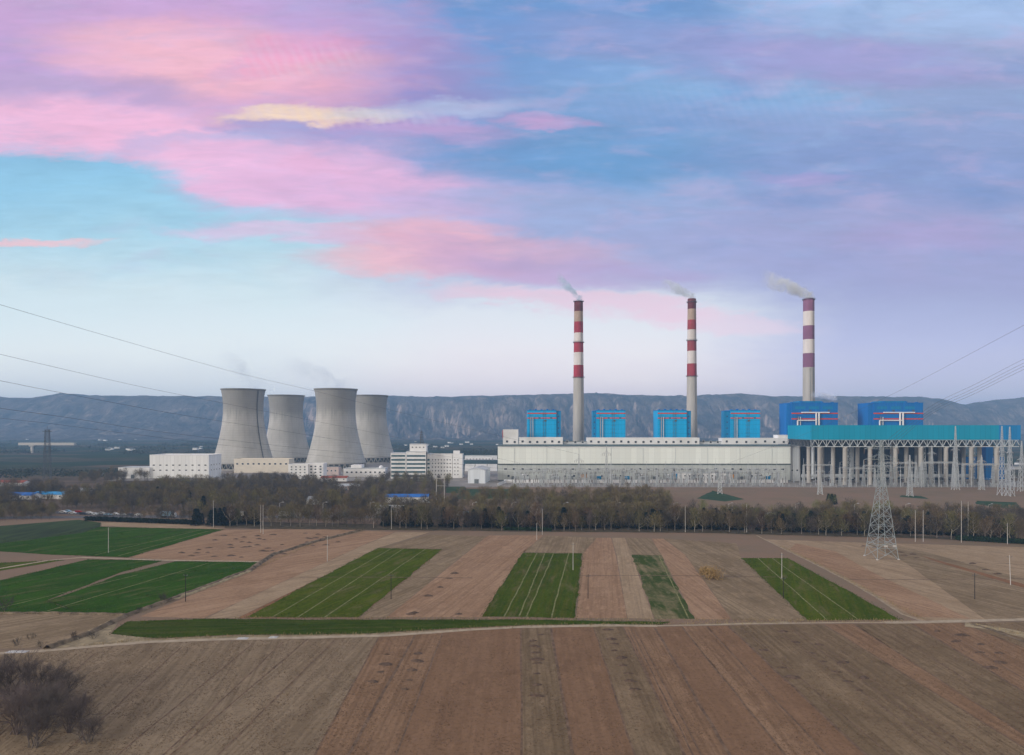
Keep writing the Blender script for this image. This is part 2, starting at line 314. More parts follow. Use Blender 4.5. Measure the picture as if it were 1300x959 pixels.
# ------------------------------------------------------------------ ground, fields, roads
def ground():
    m, t, b = newmat('ground_soil_and_plain'); p = pos(t)
    sx = t.new('ShaderNodeSeparateXYZ'); t.put(sx.inputs[0], p)
    n = t.noise(p, .03, 7, .65); near = t.mix(t.sstep(n, .35, .68), (.26, .18, .128), (.22, .17, .118))
    near = t.mix(t.math('MULTIPLY', t.sstep(t.noise(p, .9, 4, .7), .5, .7), .4), near, (.17, .115, .085))
    vr = t.new('ShaderNodeTexVoronoi'); t.put(vr.inputs['Vector'], t.mapping(p, (.004, .009, 1), (0, 0, .14))); vr.inputs['Scale'].default_value = 1.
    cr = t.new('ShaderNodeSeparateColor'); t.put(cr.inputs[0], vr.outputs['Color'])
    far = t.ramp(cr.outputs[0], [(0, (.035, .06, .045)), (.45, (.045, .07, .045)), (.55, (.10, .085, .065)), (.75, (.06, .075, .05)), (1, (.15, .115, .09))])
    far = t.mix(t.sstep(t.noise(p, .02, 5, .6), .4, .7), far, (.045, .06, .045))
    c = t.mix(t.sstep(sx.outputs[1], 620, 900), near, far)
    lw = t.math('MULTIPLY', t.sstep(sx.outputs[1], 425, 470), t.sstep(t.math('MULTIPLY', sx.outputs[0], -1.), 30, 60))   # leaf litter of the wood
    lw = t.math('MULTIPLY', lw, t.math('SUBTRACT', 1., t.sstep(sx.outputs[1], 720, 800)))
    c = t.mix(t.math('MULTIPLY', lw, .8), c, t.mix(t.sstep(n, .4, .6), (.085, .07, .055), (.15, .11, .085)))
    t.put(b.inputs['Base Color'], c); b.inputs['Roughness'].default_value = 1.; b.inputs['Specular IOR Level'].default_value = 0.
    bn = t.new('ShaderNodeBump'); bn.inputs['Distance'].default_value = .15; t.put(bn.inputs['Height'], t.noise(p, .7, 5, .7)); t.put(b.inputs['Normal'], bn.outputs[0])
    mb = MB(); mb.add([(-6800, -2500, 0), (6800, -2500, 0), (6800, 6800, 0), (-6800, 6800, 0)], [(0, 1, 2, 3)])
    structure('ground', mb, m)
ground()
ROW = math.atan2(120/F, 1)      # bearing of the drill rows
PLOTS = []
def sheet(name, pts, m, z=.02, wob=0.):
    """flat land parcel with a slightly uneven outline, laid on the ground"""
    q = [G(*p) for p in pts]; out = []
    if (name == 'wheat_field' and not m.name.startswith('patchy')) or name == 'verge_grass': PLOTS.append(pts)
    for i in range(len(q)):
        a, b = q[i], q[(i+1) % len(q)]; n = max(1, int((b-a).length/3)); d = (b-a); nr = Vector((-d.y, d.x, 0)).normalized()
        for k in range(n):
            pp = a+d*(k/n); out.append(pp+nr*(wob*mnoise.noise(Vector((pp.x*.12, pp.y*.12, 3)))+wob*.6*mnoise.noise(Vector((pp.x*.5, pp.y*.5, 9)))))
    mb = MB(); mb.add([(v.x, v.y, z) for v in out], [tuple(range(len(out)))])
    return structure(name, mb, m)
def strip(name, pts, width, m, z=.05, wob=.3):
    """path or furrow following ground points; width metres"""
    q = [G(*p) for p in pts]; pp = []
    for i in range(len(q)-1):
        n = max(1, int((q[i+1]-q[i]).length/2.5)); pp += [q[i].lerp(q[i+1], k/n) for k in range(n)]
    pp.append(q[-1]); vs = []; fs = []
    for i, p in enumerate(pp):
        d = (pp[min(i+1, len(pp)-1)]-pp[max(i-1, 0)]).normalized(); nr = Vector((-d.y, d.x, 0))
        w = width/2*(1+wob*mnoise.noise(Vector((p.x*.2, p.y*.2, 5)))); o = nr*wob*.8*mnoise.noise(Vector((p.x*.1, p.y*.1, 1)))
        vs += [p+nr*w+o+Vector((0, 0, z)), p-nr*w+o+Vector((0, 0, z))]
        if i: fs.append((2*i-2, 2*i-1, 2*i+1, 2*i))
    mb = MB(); mb.add(vs, fs); return structure(name, mb, m)
pink = ((0.247, 0.152, 0.091), (0.312, 0.201, 0.124)); tan = ((0.252, 0.180, 0.108), (0.317, 0.235, 0.146)); red = ((0.219, 0.120, 0.069), (0.261, 0.150, 0.091)); grey = ((0.201, 0.143, 0.086), (0.294, 0.213, 0.133))
smooth = ((0.233, 0.141, 0.084), (0.257, 0.158, 0.096))
def rowang(a, b):
    a, b = G(*a), G(*b); return math.atan2(b.x-a.x, b.y-a.y)
fm = {}
def soilmat(kind, ang=ROW, spots=0., rows=1.1, rowmix=.55):
    key = (id(kind), round(ang, 1), spots, rows)
    if key not in fm: fm[key] = field_mat('ploughed_soil', kind[0], kind[1], ang=ang, spots=spots, rows=rows, rowmix=rowmix)
    return fm[key]
green_l = field_mat('young_wheat_bright', (0.026, 0.075, 0.005), (0.041, 0.103, 0.008), (0.056, 0.086, 0.012), .55, 1.2, .05, .3, .15, bare=.6)
green_m = field_mat('young_wheat_olive', (0.053, 0.085, 0.005), (0.086, 0.119, 0.009), (0.133, 0.124, 0.018), .35, 1.2, .06, .4, .15, bare=.85)
green_c = field_mat('young_wheat_rows', (0.045, 0.077, 0.006), (0.073, 0.107, 0.009), (0.123, 0.109, 0.018), ROW, 1.2, .06, .4, .15, bare=.85)
green_p = field_mat('patchy_wheat', (.055, .085, .022), (.26, .21, .12), (.10, .105, .05), ROW-.1, 1.2, .09, .35, .15, soft=(.43, .56))
green_s = field_mat('verge_grass', (0.036, 0.066, 0.006), (0.064, 0.095, 0.010), (0.102, 0.093, 0.035), 1.5, 1.5, .08, .5, .2)
green_d = M('dark_crop', (.034, .054, .014), .95, .4, .12, (1, .2, 1))
# fields near the camera, below the track: one parcel per strip
def trk(x): return np.interp(x, [-300, 0, 60, 190, 300, 420, 494, 600, 660, 765, 834, 1000, 1122, 1300, 1700], [840, 830, 826, 815, 811.5, 809, 807, 799.5, 796.5, 794, 795, 792, 791, 789, 786])
LN = [((-300, 840), (-700, 990)), ((391, 812), (180, 990)), ((481, 810), (382, 990)), ((527, 807.5), (425, 990)), ((562, 805), (491, 990)), ((661, 797), (663, 990)), ((699, 797), (733, 990)), ((753.5, 796), (815, 990)),
      ((791, 796), (885, 990)), ((831, 797), (945, 990)), ((866, 796), (1022, 990)), ((897.5, 795), (1078, 990)), ((925, 795), (1132, 990)), ((1046, 793), (1366, 990)), ((1085, 793), (1388, 990)), ((1158, 792), (1486, 990)), ((1221, 791), (1600, 940)), ((1600, 788), (2300, 900))]
grey, tan = tuple(sc(c, .94) for c in grey), tuple((c[0]*.96, c[1]*.99, c[2]*1.06) for c in tan)
KN = [tan, tan, pink, pink, smooth, grey, smooth, grey, pink, smooth, pink, smooth, grey, pink, grey, pink, grey]
for i, k in enumerate(KN):
    (a, b), (c, d) = LN[i], LN[i+1]
    top = [(x, trk(x)+1.2) for x in np.linspace(a[0], c[0], 5)]
    sheet('ploughed_field', top+[d, b], soilmat(k, rowang(a, b), .35 if k is grey else 0., 1.4 if k is smooth else 1.0, .3 if k is smooth else .65), .02, .25)
furrow = M('dark_furrow_earth', (.17, .113, .075), .95, .35, .5, bump=.1); pale = M('dry_pale_earth', (.38, .31, .23), .95, .15, .4, bump=.08)  # furrow is a darker earth, also for ruts and drain lines
for i in range(1, len(LN)-1):
    a, b = LN[i]; a = (a[0], trk(a[0])+2)
    strip('furrow', [a, ((a[0]+b[0])/2, (a[1]+b[1])/2), b], .38 if i % 3 else .6, furrow, .03)
for a, b in (((797, 800), (880, 985)), ((801, 800), (893, 985)), ((806, 800), (905, 985))): strip('wheel_rut', [a, b], .3, furrow, .035)
for a, b in (((120, 830), (-60, 985)), ((230, 822), (50, 985)), ((320, 818), (118, 985)), ((425, 813), (250, 985)), ((360, 815), (180, 985))): strip('wheel_rut', [a, b], .35, furrow, .035)
for a, b in (((980, 796), (1240, 985)), ((1000, 796), (1262, 985)), ((1120, 796), (1420, 985)), ((1190, 795), (1500, 985)), ((940, 796), (1160, 985)), ((1010, 796), (1280, 985))): strip('wheel_rut', [a, b], .3, furrow, .035)
# fields beyond the track: drier, paler soil
dry = lambda kind, kx: tuple(tuple(v*q for v, q in zip(c, kx)) for c in kind)
pink, tan, red, grey = dry(pink, (1.30, 1.33, 1.38)), dry(tan, (1.40, 1.37, 1.36)), dry(red, (1.10, 1.05, 1.0)), dry(grey, (1.20, 1.24, 1.28))
sheet('ploughed_field', [(259, 785), (300, 766), (455, 695), (500, 676), (465, 674), (400, 689), (345, 706), (318, 725), (225, 763), (178, 783)], soilmat(pink, .75, 0, 1.4), .02, .25)
sheet('ploughed_field', [(300, 785), (433, 721), (480, 696), (545, 676), (502, 676), (456, 695), (301, 766), (262, 785)], soilmat(tan, .75), .02, .25)
sheet('ploughed_field', [(455, 784), (561.7, 697.6), (480, 696), (433, 721), (302, 785)], soilmat(red, .6), .02, .25)
sheet('ploughed_field', [(490, 784), (618, 681), (546, 679), (480, 695.5), (562, 697), (458, 784)], soilmat(grey, .4), .025, .2)
sheet('ploughed_field', [(611, 784), (664, 702), (690, 680), (620, 680), (491, 784)], soilmat(pink, .25, .2), .02, .2)
sheet('ploughed_field', [(664, 701), (740, 703), (757, 683), (692, 680)], soilmat(grey, ROW), .02, .2)
sheet('ploughed_field', [(731, 785), (796, 785), (782, 706), (776, 683), (758, 683), (740, 703)], soilmat(pink, ROW, .25), .02, .2)
sheet('ploughed_field', [(797, 785), (830, 786), (802, 704), (793, 683), (777, 683), (783, 706)], soilmat(tan, ROW), .02, .2)
sheet('ploughed_field', [(802, 704), (840, 705), (826, 684), (794, 683)], soilmat(grey, 0), .02, .2)
sheet('ploughed_field', [(882, 786), (929, 787), (870, 705), (842, 684), (827, 684), (840, 705)], soilmat(pink, -.05), .02, .2)
sheet('ploughed_field', [(930, 787), (1024, 788), (941, 709), (935, 690), (843, 684), (871, 705)], soilmat(grey, -.1, .4), .02, .3)
sheet('ploughed_field', [(1168, 788), (1335, 785), (1190, 712), (1120, 690), (970, 685), (1003, 702), (1075, 736), (1145, 780)], soilmat(tan, -.35, 0, 1.5), .02, .3)
sheet('ploughed_field', [(1160, 783), (1232, 786), (1110, 728), (1060, 700), (1010, 690), (1002, 698), (1075, 733)], soilmat(pink, -.35, 0, 1.5), .025, .3)
sheet('ploughed_field', [(1250, 786), (1340, 786), (1420, 770), (1300, 735), (1190, 705), (1130, 690), (1100, 690), (1150, 715)], soilmat(grey, -.35, .3, 1.5), .03, .3)
sheet('ploughed_field', [(1420, 770), (1335, 757), (1187, 713), (1170, 706), (1300, 742), (1420, 762)], soilmat(red, -.35), .04, .5)
sheet('ploughed_field', [(1190, 705), (1300, 735), (1600, 790), (1600, 700), (1300, 695), (1130, 690)], soilmat(tan, -.5, .2), .035, .3)
for ln in ([(1100, 709), (1180, 712), (1300, 717), (1450, 722)], [(1075, 736), (1180, 736), (1300, 735), (1450, 735)], [(735, 731), (850, 731), (1000, 733)], [(380, 733), (470, 733), (600, 734)]): strip('drain_line', ln, .7, furrow, .045)
sheet('wheat_field', [(128, 669), (284, 672.5), (162, 708), (60, 704), (0, 700), (-200, 700), (-200, 690), (60, 682)], green_l, .02, .8)
sheet('wheat_field', [(101, 778.5), (0, 778), (-150, 778), (-150, 745), (0, 737), (112, 710.5), (207, 712), (150, 728), (60, 762)], green_l, .02, .8)
sheet('wheat_field', [(165, 779.6), (103, 778.5), (60, 764), (150, 731), (223, 713), (327, 714), (315, 723), (223, 757)], green_l, .025, .8)
sheet('wheat_field', [(0, 725), (84, 711), (0, 715), (-150, 722), (-150, 740)], green_m, .025, .8)
sheet('wheat_field', [(455, 784), (561, 697.6), (480, 696), (440, 716), (314, 784)], green_m, .03, .8)
sheet('wheat_field', [(730, 785), (739, 703), (665, 702), (655, 715), (612, 783)], green_c, .03, .8)
sheet('wheat_field', [(881, 786), (839, 705), (802, 704.5), (831, 786)], green_p, .03, .8)
sheet('wheat_field', [(1143, 787), (1000, 709), (941, 709), (1025, 788)], green_m, .03, .8)
sheet('verge_grass', [(140, 805), (162, 789), (254, 786), (455, 787), (660, 787), (850, 790), (840, 793), (700, 793), (600, 797), (466, 804.5), (380, 806.5), (300, 806), (200, 811)], green_s, .03, .7)
sheet('dry_verge', [(60, 824), (110, 806), (150, 790), (140, 805), (200, 811), (300, 807), (466, 805), (600, 798), (700, 794), (840, 794), (1000, 789), (1000, 791), (830, 795.5), (660, 797), (494, 807.5), (300, 812), (190, 816)], M('dry_verge_grass', (.30, .24, .15), .95, .3, .4, bump=.2), .026, .4)
sheet('fallow_field', [(0, 779), (163, 781), (110, 804), (60, 822), (0, 824), (-200, 830), (-200, 779)], soilmat(grey, .8, .3), .02, .3)
sheet('ploughed_field', [(284, 673), (470, 671), (400, 687), (345, 704), (327, 713), (208, 711), (164, 708)], soilmat(pink, .7, .2), .02, .3)
sheet('ploughed_field', [(128, 663), (250, 667), (284, 672), (218, 671), (130, 668)], soilmat(tan, .7), .024, .3)
sheet('dark_crop', [(-200, 672), (0, 668), (100, 660), (128, 664), (127, 669), (104, 677), (0, 690), (-200, 700)], green_d, .03, .4)
for poly in ([(566, 626), (596, 627), (590, 618), (566, 618)], [(575, 634), (668, 633), (674, 621), (590, 621)], [(885, 633), (920, 637), (945, 634), (905, 623)], [(1142, 631), (1180, 634), (1170, 630), (1145, 629)], [(1238, 640), (1300, 649), (1290, 638), (1240, 636)]): sheet('wheat_field', poly, M('crop_patch', (.035, .070, .03), .95, .3, .2), .03, .8)
tl = M('tractor_line_stubble', (.20, .20, .085), .95, .35, .5)
for a, b in (((378, 784), (512, 697)), ((412, 784), (540, 697.4)), ((345, 784), (497, 696.5)), ((640, 783), (682, 702)), ((668, 784), (703, 702)), ((700, 784), (722, 702.5)), ((659, 783), (692, 702)), ((874, 785), (836, 705)), ((1050, 787), (962, 709)), ((1090, 787), (980, 709)), ((0, 772), (175, 730)), ((60, 776), (265, 715)), ((120, 705), (255, 673)), ((150, 706), (270, 673))):
    strip('tractor_line', [a, ((a[0]+b[0])/2, (a[1]+b[1])/2), b], .42, tl, .04, .25)
path = M('dirt_track', (.42, .34, .245), .95, .15, .4, bump=.06)
strip('dirt_track', [(-250, 838)]+[(x, trk(x)) for x in (0, 60, 120, 190, 245, 300, 360, 420, 494, 550, 600, 660, 700, 765, 800, 834)], 2.0, path, .05)
strip('dirt_track', [(834, 795), (900, 793.5), (1000, 791.5), (1060, 791), (1122, 790.5)], 1.0, path, .05)
strip('dirt_track', [(1122, 790.5), (1170, 790), (1230, 788.5), (1300, 787), (1500, 783), (1800, 775)], 2.4, path, .055)
strip('dirt_track', [(1172, 789.5), (1145, 780), (1110, 757), (1075, 737), (1030, 714), (1003, 701), (985, 692), (960, 680)], .95, M('worn_track', (.34, .27, .19), 1., .2, .4), .05)
strip('dirt_track', [(-150, 735), (0, 722), (60, 712), (104, 708), (208, 711.5), (330, 713.5)], 1.9, path, .05)
strip('ditch', [(1232, 792), (1260, 800), (1300, 815), (1360, 830)], 1.4, MT['bank'], .06); strip('dry_verge', [(1225, 793), (1275, 800), (1320, 812), (1400, 830)], 4.5, MT['drygrass'], .04, .6)
strip('highway', [(-300, 660), (60, 657), (180, 656), (400, 656.5), (900, 658), (1500, 662)], 12, MT['asphalt'], .05, 0)
strip('highway', [(-120, 640), (76, 651), (180, 656)], 9, MT['asphalt'], .06, 0)
for off in (-.7, .7): strip('road_marking', [(-300, 660+off), (60, 657+off), (180, 656+off), (400, 656.5+off), (900, 658+off), (1500, 662+off)], .3, MT['paint'], .07, 0)
mb = MB(); mb.add([(-70, 628, .02), (520, 628, .02), (520, 900, .02), (-70, 900, .02)], [(0, 1, 2, 3)]); structure('yard', mb, MT['yard'])
mb = MB(); mb.add([(-420, 705, .025), (-75, 705, .025), (-75, 1160, .025), (-420, 1160, .025)], [(0, 1, 2, 3)]); structure('yard', mb, MT['yard'])
# raised banks between terraces
def bank(name, pts, label, cat, w, h, m):
    q = [G(*p) for p in pts]; pp = []
    for i in range(len(q)-1):
        n = max(1, int((q[i+1]-q[i]).length/1.5)); pp += [q[i].lerp(q[i+1], k/n) for k in range(n)]
    vs = []; fs = []; J = 7
    for i, p in enumerate(pp):
        d = (pp[min(i+1, len(pp)-1)]-pp[max(i-1, 0)]).normalized(); nr = Vector((-d.y, d.x, 0))
        for j in range(J):
            a = j/(J-1)*2-1; z = h*(1-a*a)**.8*(.6+.8*abs(mnoise.noise(Vector((p.x*.3, p.y*.3, j*.4))))); v = p+nr*(w/2*a*(1+.3*mnoise.noise(Vector((p.x*.2, p.y*.2, 2)))))
            vs.append((v.x, v.y, .01+z))
        if i: fs += [((i-1)*J+j, (i-1)*J+j+1, i*J+j+1, i*J+j) for j in range(J-1)]
    mb = MB(); mb.add(vs, fs); return structure(name, mb, m, True)
bank('terrace_bank', [(60, 824), (110, 806), (160, 782), (225, 759), (318, 724), (345, 705), (400, 688), (460, 673)], '', '', 2.6, .9, MT['bank'])
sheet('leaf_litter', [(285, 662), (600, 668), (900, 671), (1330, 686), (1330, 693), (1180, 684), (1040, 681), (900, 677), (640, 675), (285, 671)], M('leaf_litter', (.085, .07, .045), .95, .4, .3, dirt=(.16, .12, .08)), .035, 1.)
bank('terrace_bank', [(-150, 779), (60, 779), (165, 781)], '', '', 1.6, .6, MT['bank'])
bank('grassy_bank', [(96, 812), (140, 790), (200, 768), (240, 755), (320, 724.5)], '', '', 1.6, .7, MT['drygrass'])
# ------------------------------------------------------------------ hills
def hills():
    sk = [(-1500, 499), (-700, 500), (-200, 502), (0, 504.5), (40, 505.5), (76, 499.5), (110, 502), (150, 502.5), (280, 503.5), (400, 503.5), (500, 502.5), (540, 504), (600, 503), (680, 501), (730, 500), (757, 499), (800, 501.5), (870, 503), (900, 501.5), (937, 499.5), (970, 502.5), (1000, 503.5), (1110, 503.5), (1170, 504.5), (1192, 506), (1225, 514), (1262, 508), (1300, 505), (1500, 500), (2200, 499), (3000, 499)]
    xs = [a for a, b in sk]; ys = [b for a, b in sk]
    cols = np.arange(-1300, 2600, 4.5); R = 84; vs = []; fs = []
    Y0, YC, Y1 = 2950., 4250., 5200.
    for i, px in enumerate(cols):
        ysky = np.interp(px, xs, ys)
        Hc = CAMH+(YH-ysky)*YC/F
        sm = min(1, max(0, (px-230)/120)) if px < 700 else 1        # the far end is a smoother slope
        for j in range(R):
            t = (j/(R-1)); Y = Y0+(Y1-Y0)*t; X = (px-CX)/F*Y; s = (Y-Y0)/(YC-Y0)
            if s < 1: b = .17*min(1, s/.35)**1.5+.26*max(0, min(1, (s-.3)/.35))**1.3+.52*(lambda q: q*q*(3-2*q))(max(0, min(1, (s-.58)/.3)))+.05*max(0, min(1, (s-.86)/.14))
            else: b = 1-.05*(s-1)
            gx = X+220*mnoise.noise(Vector((X*.0012, Y*.0016, 4)))
            gul = 1-abs(mnoise.noise(Vector((gx*.0075, Y*.0013, 1.3)))*2); gul2 = 1-abs(mnoise.noise(Vector((gx*.021, Y*.004, 7.7)))*2)
            bell = max(0, math.sin(PI*min(1, max(0, (s-.08)/.9))))
            h = Hc*b-Hc*bell*(.55*sm+.12)*(.44*max(0, gul)**2*1.5+.34*max(0, gul2)**2)+Hc*bell*.05*mnoise.fractal(Vector((X*.02, Y*.02, 2)), 1., 2., 4)
            if s > .9: h += (7*mnoise.noise(Vector((X*.012, 0, 8)))+5*mnoise.noise(Vector((X*.05, 0, 3))))*min(1, (s-.9)/.1)
            vs.append((X, Y, max(-.3 if s < .02 else -50, h) if s > .02 else -.3+min(0, h)))
    n = len(cols)
    for i in range(n-1):
        for j in range(R-1): fs.append((i*R+j, (i+1)*R+j, (i+1)*R+j+1, i*R+j+1))
    m, t, b = newmat('eroded_loess'); p = pos(t)
    g = t.new('ShaderNodeNewGeometry'); sn = t.new('ShaderNodeSeparateXYZ'); t.put(sn.inputs[0], g.outputs['Normal'])
    steep = t.math('SUBTRACT', 1., t.sstep(sn.outputs[2], .55, .93))
    n1 = t.noise(t.mapping(p, (.012, .004, .02)), 1., 8, .68); n2 = t.noise(t.mapping(p, (.05, .01, .012)), 1., 6, .65, .5)
    veg = t.mix(t.sstep(n1, .38, .62), (.050, .046, .042), (.14, .112, .095))
    rock = t.mix(t.sstep(n2, .42, .62), (.09, .07, .058), (.52, .40, .33))
    c = t.mix(t.math('MULTIPLY', steep, .85), veg, rock)
    c = t.mix(t.sstep(t.noise(p, .011, 6, .65), .55, .66), c, (.25, .20, .165))
    t.put(b.inputs['Base Color'], c); b.inputs['Roughness'].default_value = .95; b.inputs['Specular IOR Level'].default_value = .05
    bn = t.new('ShaderNodeBump'); bn.inputs['Distance'].default_value = 14; bn.inputs['Strength'].default_value = 1.; t.put(bn.inputs['Height'], t.math('ADD', n2, t.noise(p, .03, 6, .65))); t.put(b.inputs['Normal'], bn.outputs[0])
    mb = MB(); mb.add(vs, fs); structure('hills', mb, m, True)
hills()
# ------------------------------------------------------------------ haze
def haze():
    m = bpy.data.materials.new('haze_air'); m.use_nodes = True; t = NT(m.node_tree); t.n.clear()
    o = t.new('ShaderNodeOutputMaterial'); v = t.new('ShaderNodeVolumePrincipled'); v.inputs['Color'].default_value = (.37, .65, 1., 1)
    v.inputs['Density'].default_value = HAZE; v.inputs['Anisotropy'].default_value = .0; v.inputs['Density Attribute'].default_value = ''; v.inputs['Temperature Attribute'].default_value = ''
    t.l.new(v.outputs[0], o.inputs['Volume'])
    mb = MB(); mb.box((-7000, -2700, -60), (7000, 7000, 305)); tag(mb.build('haze', m), kind='stuff')
HAZE = .00016
haze()
# ------------------------------------------------------------------ cooling towers
def towers():
    m, t, b = newmat('cooling_tower_concrete'); tc = t.new('ShaderNodeTexCoord').outputs['Object']; sx = t.new('ShaderNodeSeparateXYZ'); t.put(sx.inputs[0], tc)
    an = t.math('ARCTAN2', sx.outputs[1], sx.outputs[0])
    cb = t.new('ShaderNodeCombineXYZ'); t.put(cb.inputs[0], t.math('MULTIPLY', an, 9.)); t.put(cb.inputs[1], t.math('MULTIPLY', sx.outputs[2], .035))
    st = t.noise(cb.outputs[0], 1., 6, .65); big = t.noise(tc, .03, 5, .6)
    c = t.mix(t.sstep(big, .35, .65), (.41, .402, .38), (.50, .49, .465)); c = t.mix(t.math('MULTIPLY', t.sstep(st, .45, .75), .35), c, (.26, .255, .245))
    lift = t.sstep(t.math('ABSOLUTE', t.math('SUBTRACT', t.math('FRACT', t.math('DIVIDE', sx.outputs[2], 3.2)), .5)), .40, .5)
    c = t.mix(t.math('MULTIPLY', lift, .32), c, (.2, .19, .17))
    edge = t.math('ADD', sx.outputs[2], t.math('MULTIPLY', t.math('SUBTRACT', st, .5), 26.))   # weathered, damp upper third with a ragged lower edge
    c = t.mix(t.math('MULTIPLY', t.sstep(edge, 62, 84), .62), c, (.19, .19, .185))
    t.put(b.inputs['Base Color'], c); b.inputs['Roughness'].default_value = .9; b.inputs['Specular IOR Level'].default_value = .15
    H, zt, a = 105., 81., 25.3
    def rad(z): return a*math.sqrt(1+((z-zt)/(61.8 if z < zt else 52.))**2)
    zs = [7.5+(H-7.5)*i/46 for i in range(47)]
    prof = [(rad(z), z) for z in zs]+[(rad(H)+.7, H), (rad(H)+.7, H+1.1), (rad(H)-.6, H+1.1)]+[(rad(z)-.6, z) for z in zs[::-1]]
    sh = MB(); sh.lathe(prof, 72, close=True)
    lab = {(309, 917): 'grey concrete cooling tower beside the long white hall, with dark stair line down its flank', (363.5, 1088): 'smaller-looking farther cooling tower standing behind the cream building, between two nearer towers',
           (426.5, 912): 'tall near cooling tower with steam drifting off its rim, behind white blocks', (470, 1090): 'farther cooling tower partly hidden by a nearer one, next to the banded office block'}
    root = None
    for (px, Y), l in lab.items():
        loc = (WX(px, Y), Y, 0)
        if root is None:
            root = thing('cooling_tower', l, 'cooling tower', loc, 0, 'four hyperbolic cooling towers')
            sh.build('shell', m, root, True)
            bs = MB(); bs.lathe([(44, 0), (44, 1.6), (43.2, 1.6), (43.2, .3)], 72); bs.build('basin_wall', MT['concrete'], root)
            tr = MB()
            for k in range(72):
                tr.bar((37*math.cos(2*PI*k/72), 37*math.sin(2*PI*k/72), .3), (37*math.cos(2*PI*k/72), 37*math.sin(2*PI*k/72), 9.5), 1.9)
            tr.build('fill_grille', MT['darkband'], root)
            rl = MB(); rl.lathe([(rad(H)+.9, H+1.0), (rad(H)+.9, H+1.25), (rad(H)+.7, H+1.25)], 72)
            for k in range(72): rl.bar((28.4*math.cos(2*PI*k/72), 28.4*math.sin(2*PI*k/72), H+1), (28.4*math.cos(2*PI*k/72), 28.4*math.sin(2*PI*k/72), H+2.2), .09)
            rl.build('rim_railing', MT['darksteel'], root)
            lg = MB(); da = PI/36
            for s in (-1, 1): lg.bar((41.6*math.cos(s*da), 41.6*math.sin(s*da), .2), (rad(7.5)-.3, 0, 7.6), .95)
            lm = lg.build('leg', MT['concrete'], root)
            for k in range(1, 36):
                c2 = link('leg', lm.data, root); c2.rotation_euler = (0, 0, 2*PI*k/36)
        else:
            r2 = dup(root, loc, random.random()*.1, 1, l)
            if (px, Y) != (309, 917): pass
        if px == 309: first = root
    st = MB(); th = math.radians(-28); d = Vector((math.cos(th), math.sin(th), 0)); pr = None
    side = Vector((-d.y, d.x, 0))
    for z in zs:
        p = d*(rad(z)+.55)+Vector((0, 0, z))
        if pr is not None:
            for s in (-.55, .55): st.bar(pr+side*s, p+side*s, .28)
            st.bar(pr-side*.55, p+side*.55, .22); st.bar(p-side*.55, p+side*.55, .2); st.bar(pr+d*.9, p+d*.9, .25); st.bar(p, p+d*.9, .2)
        pr = p
    st.build('stair_ladder', MT['darksteel'], first)
towers()
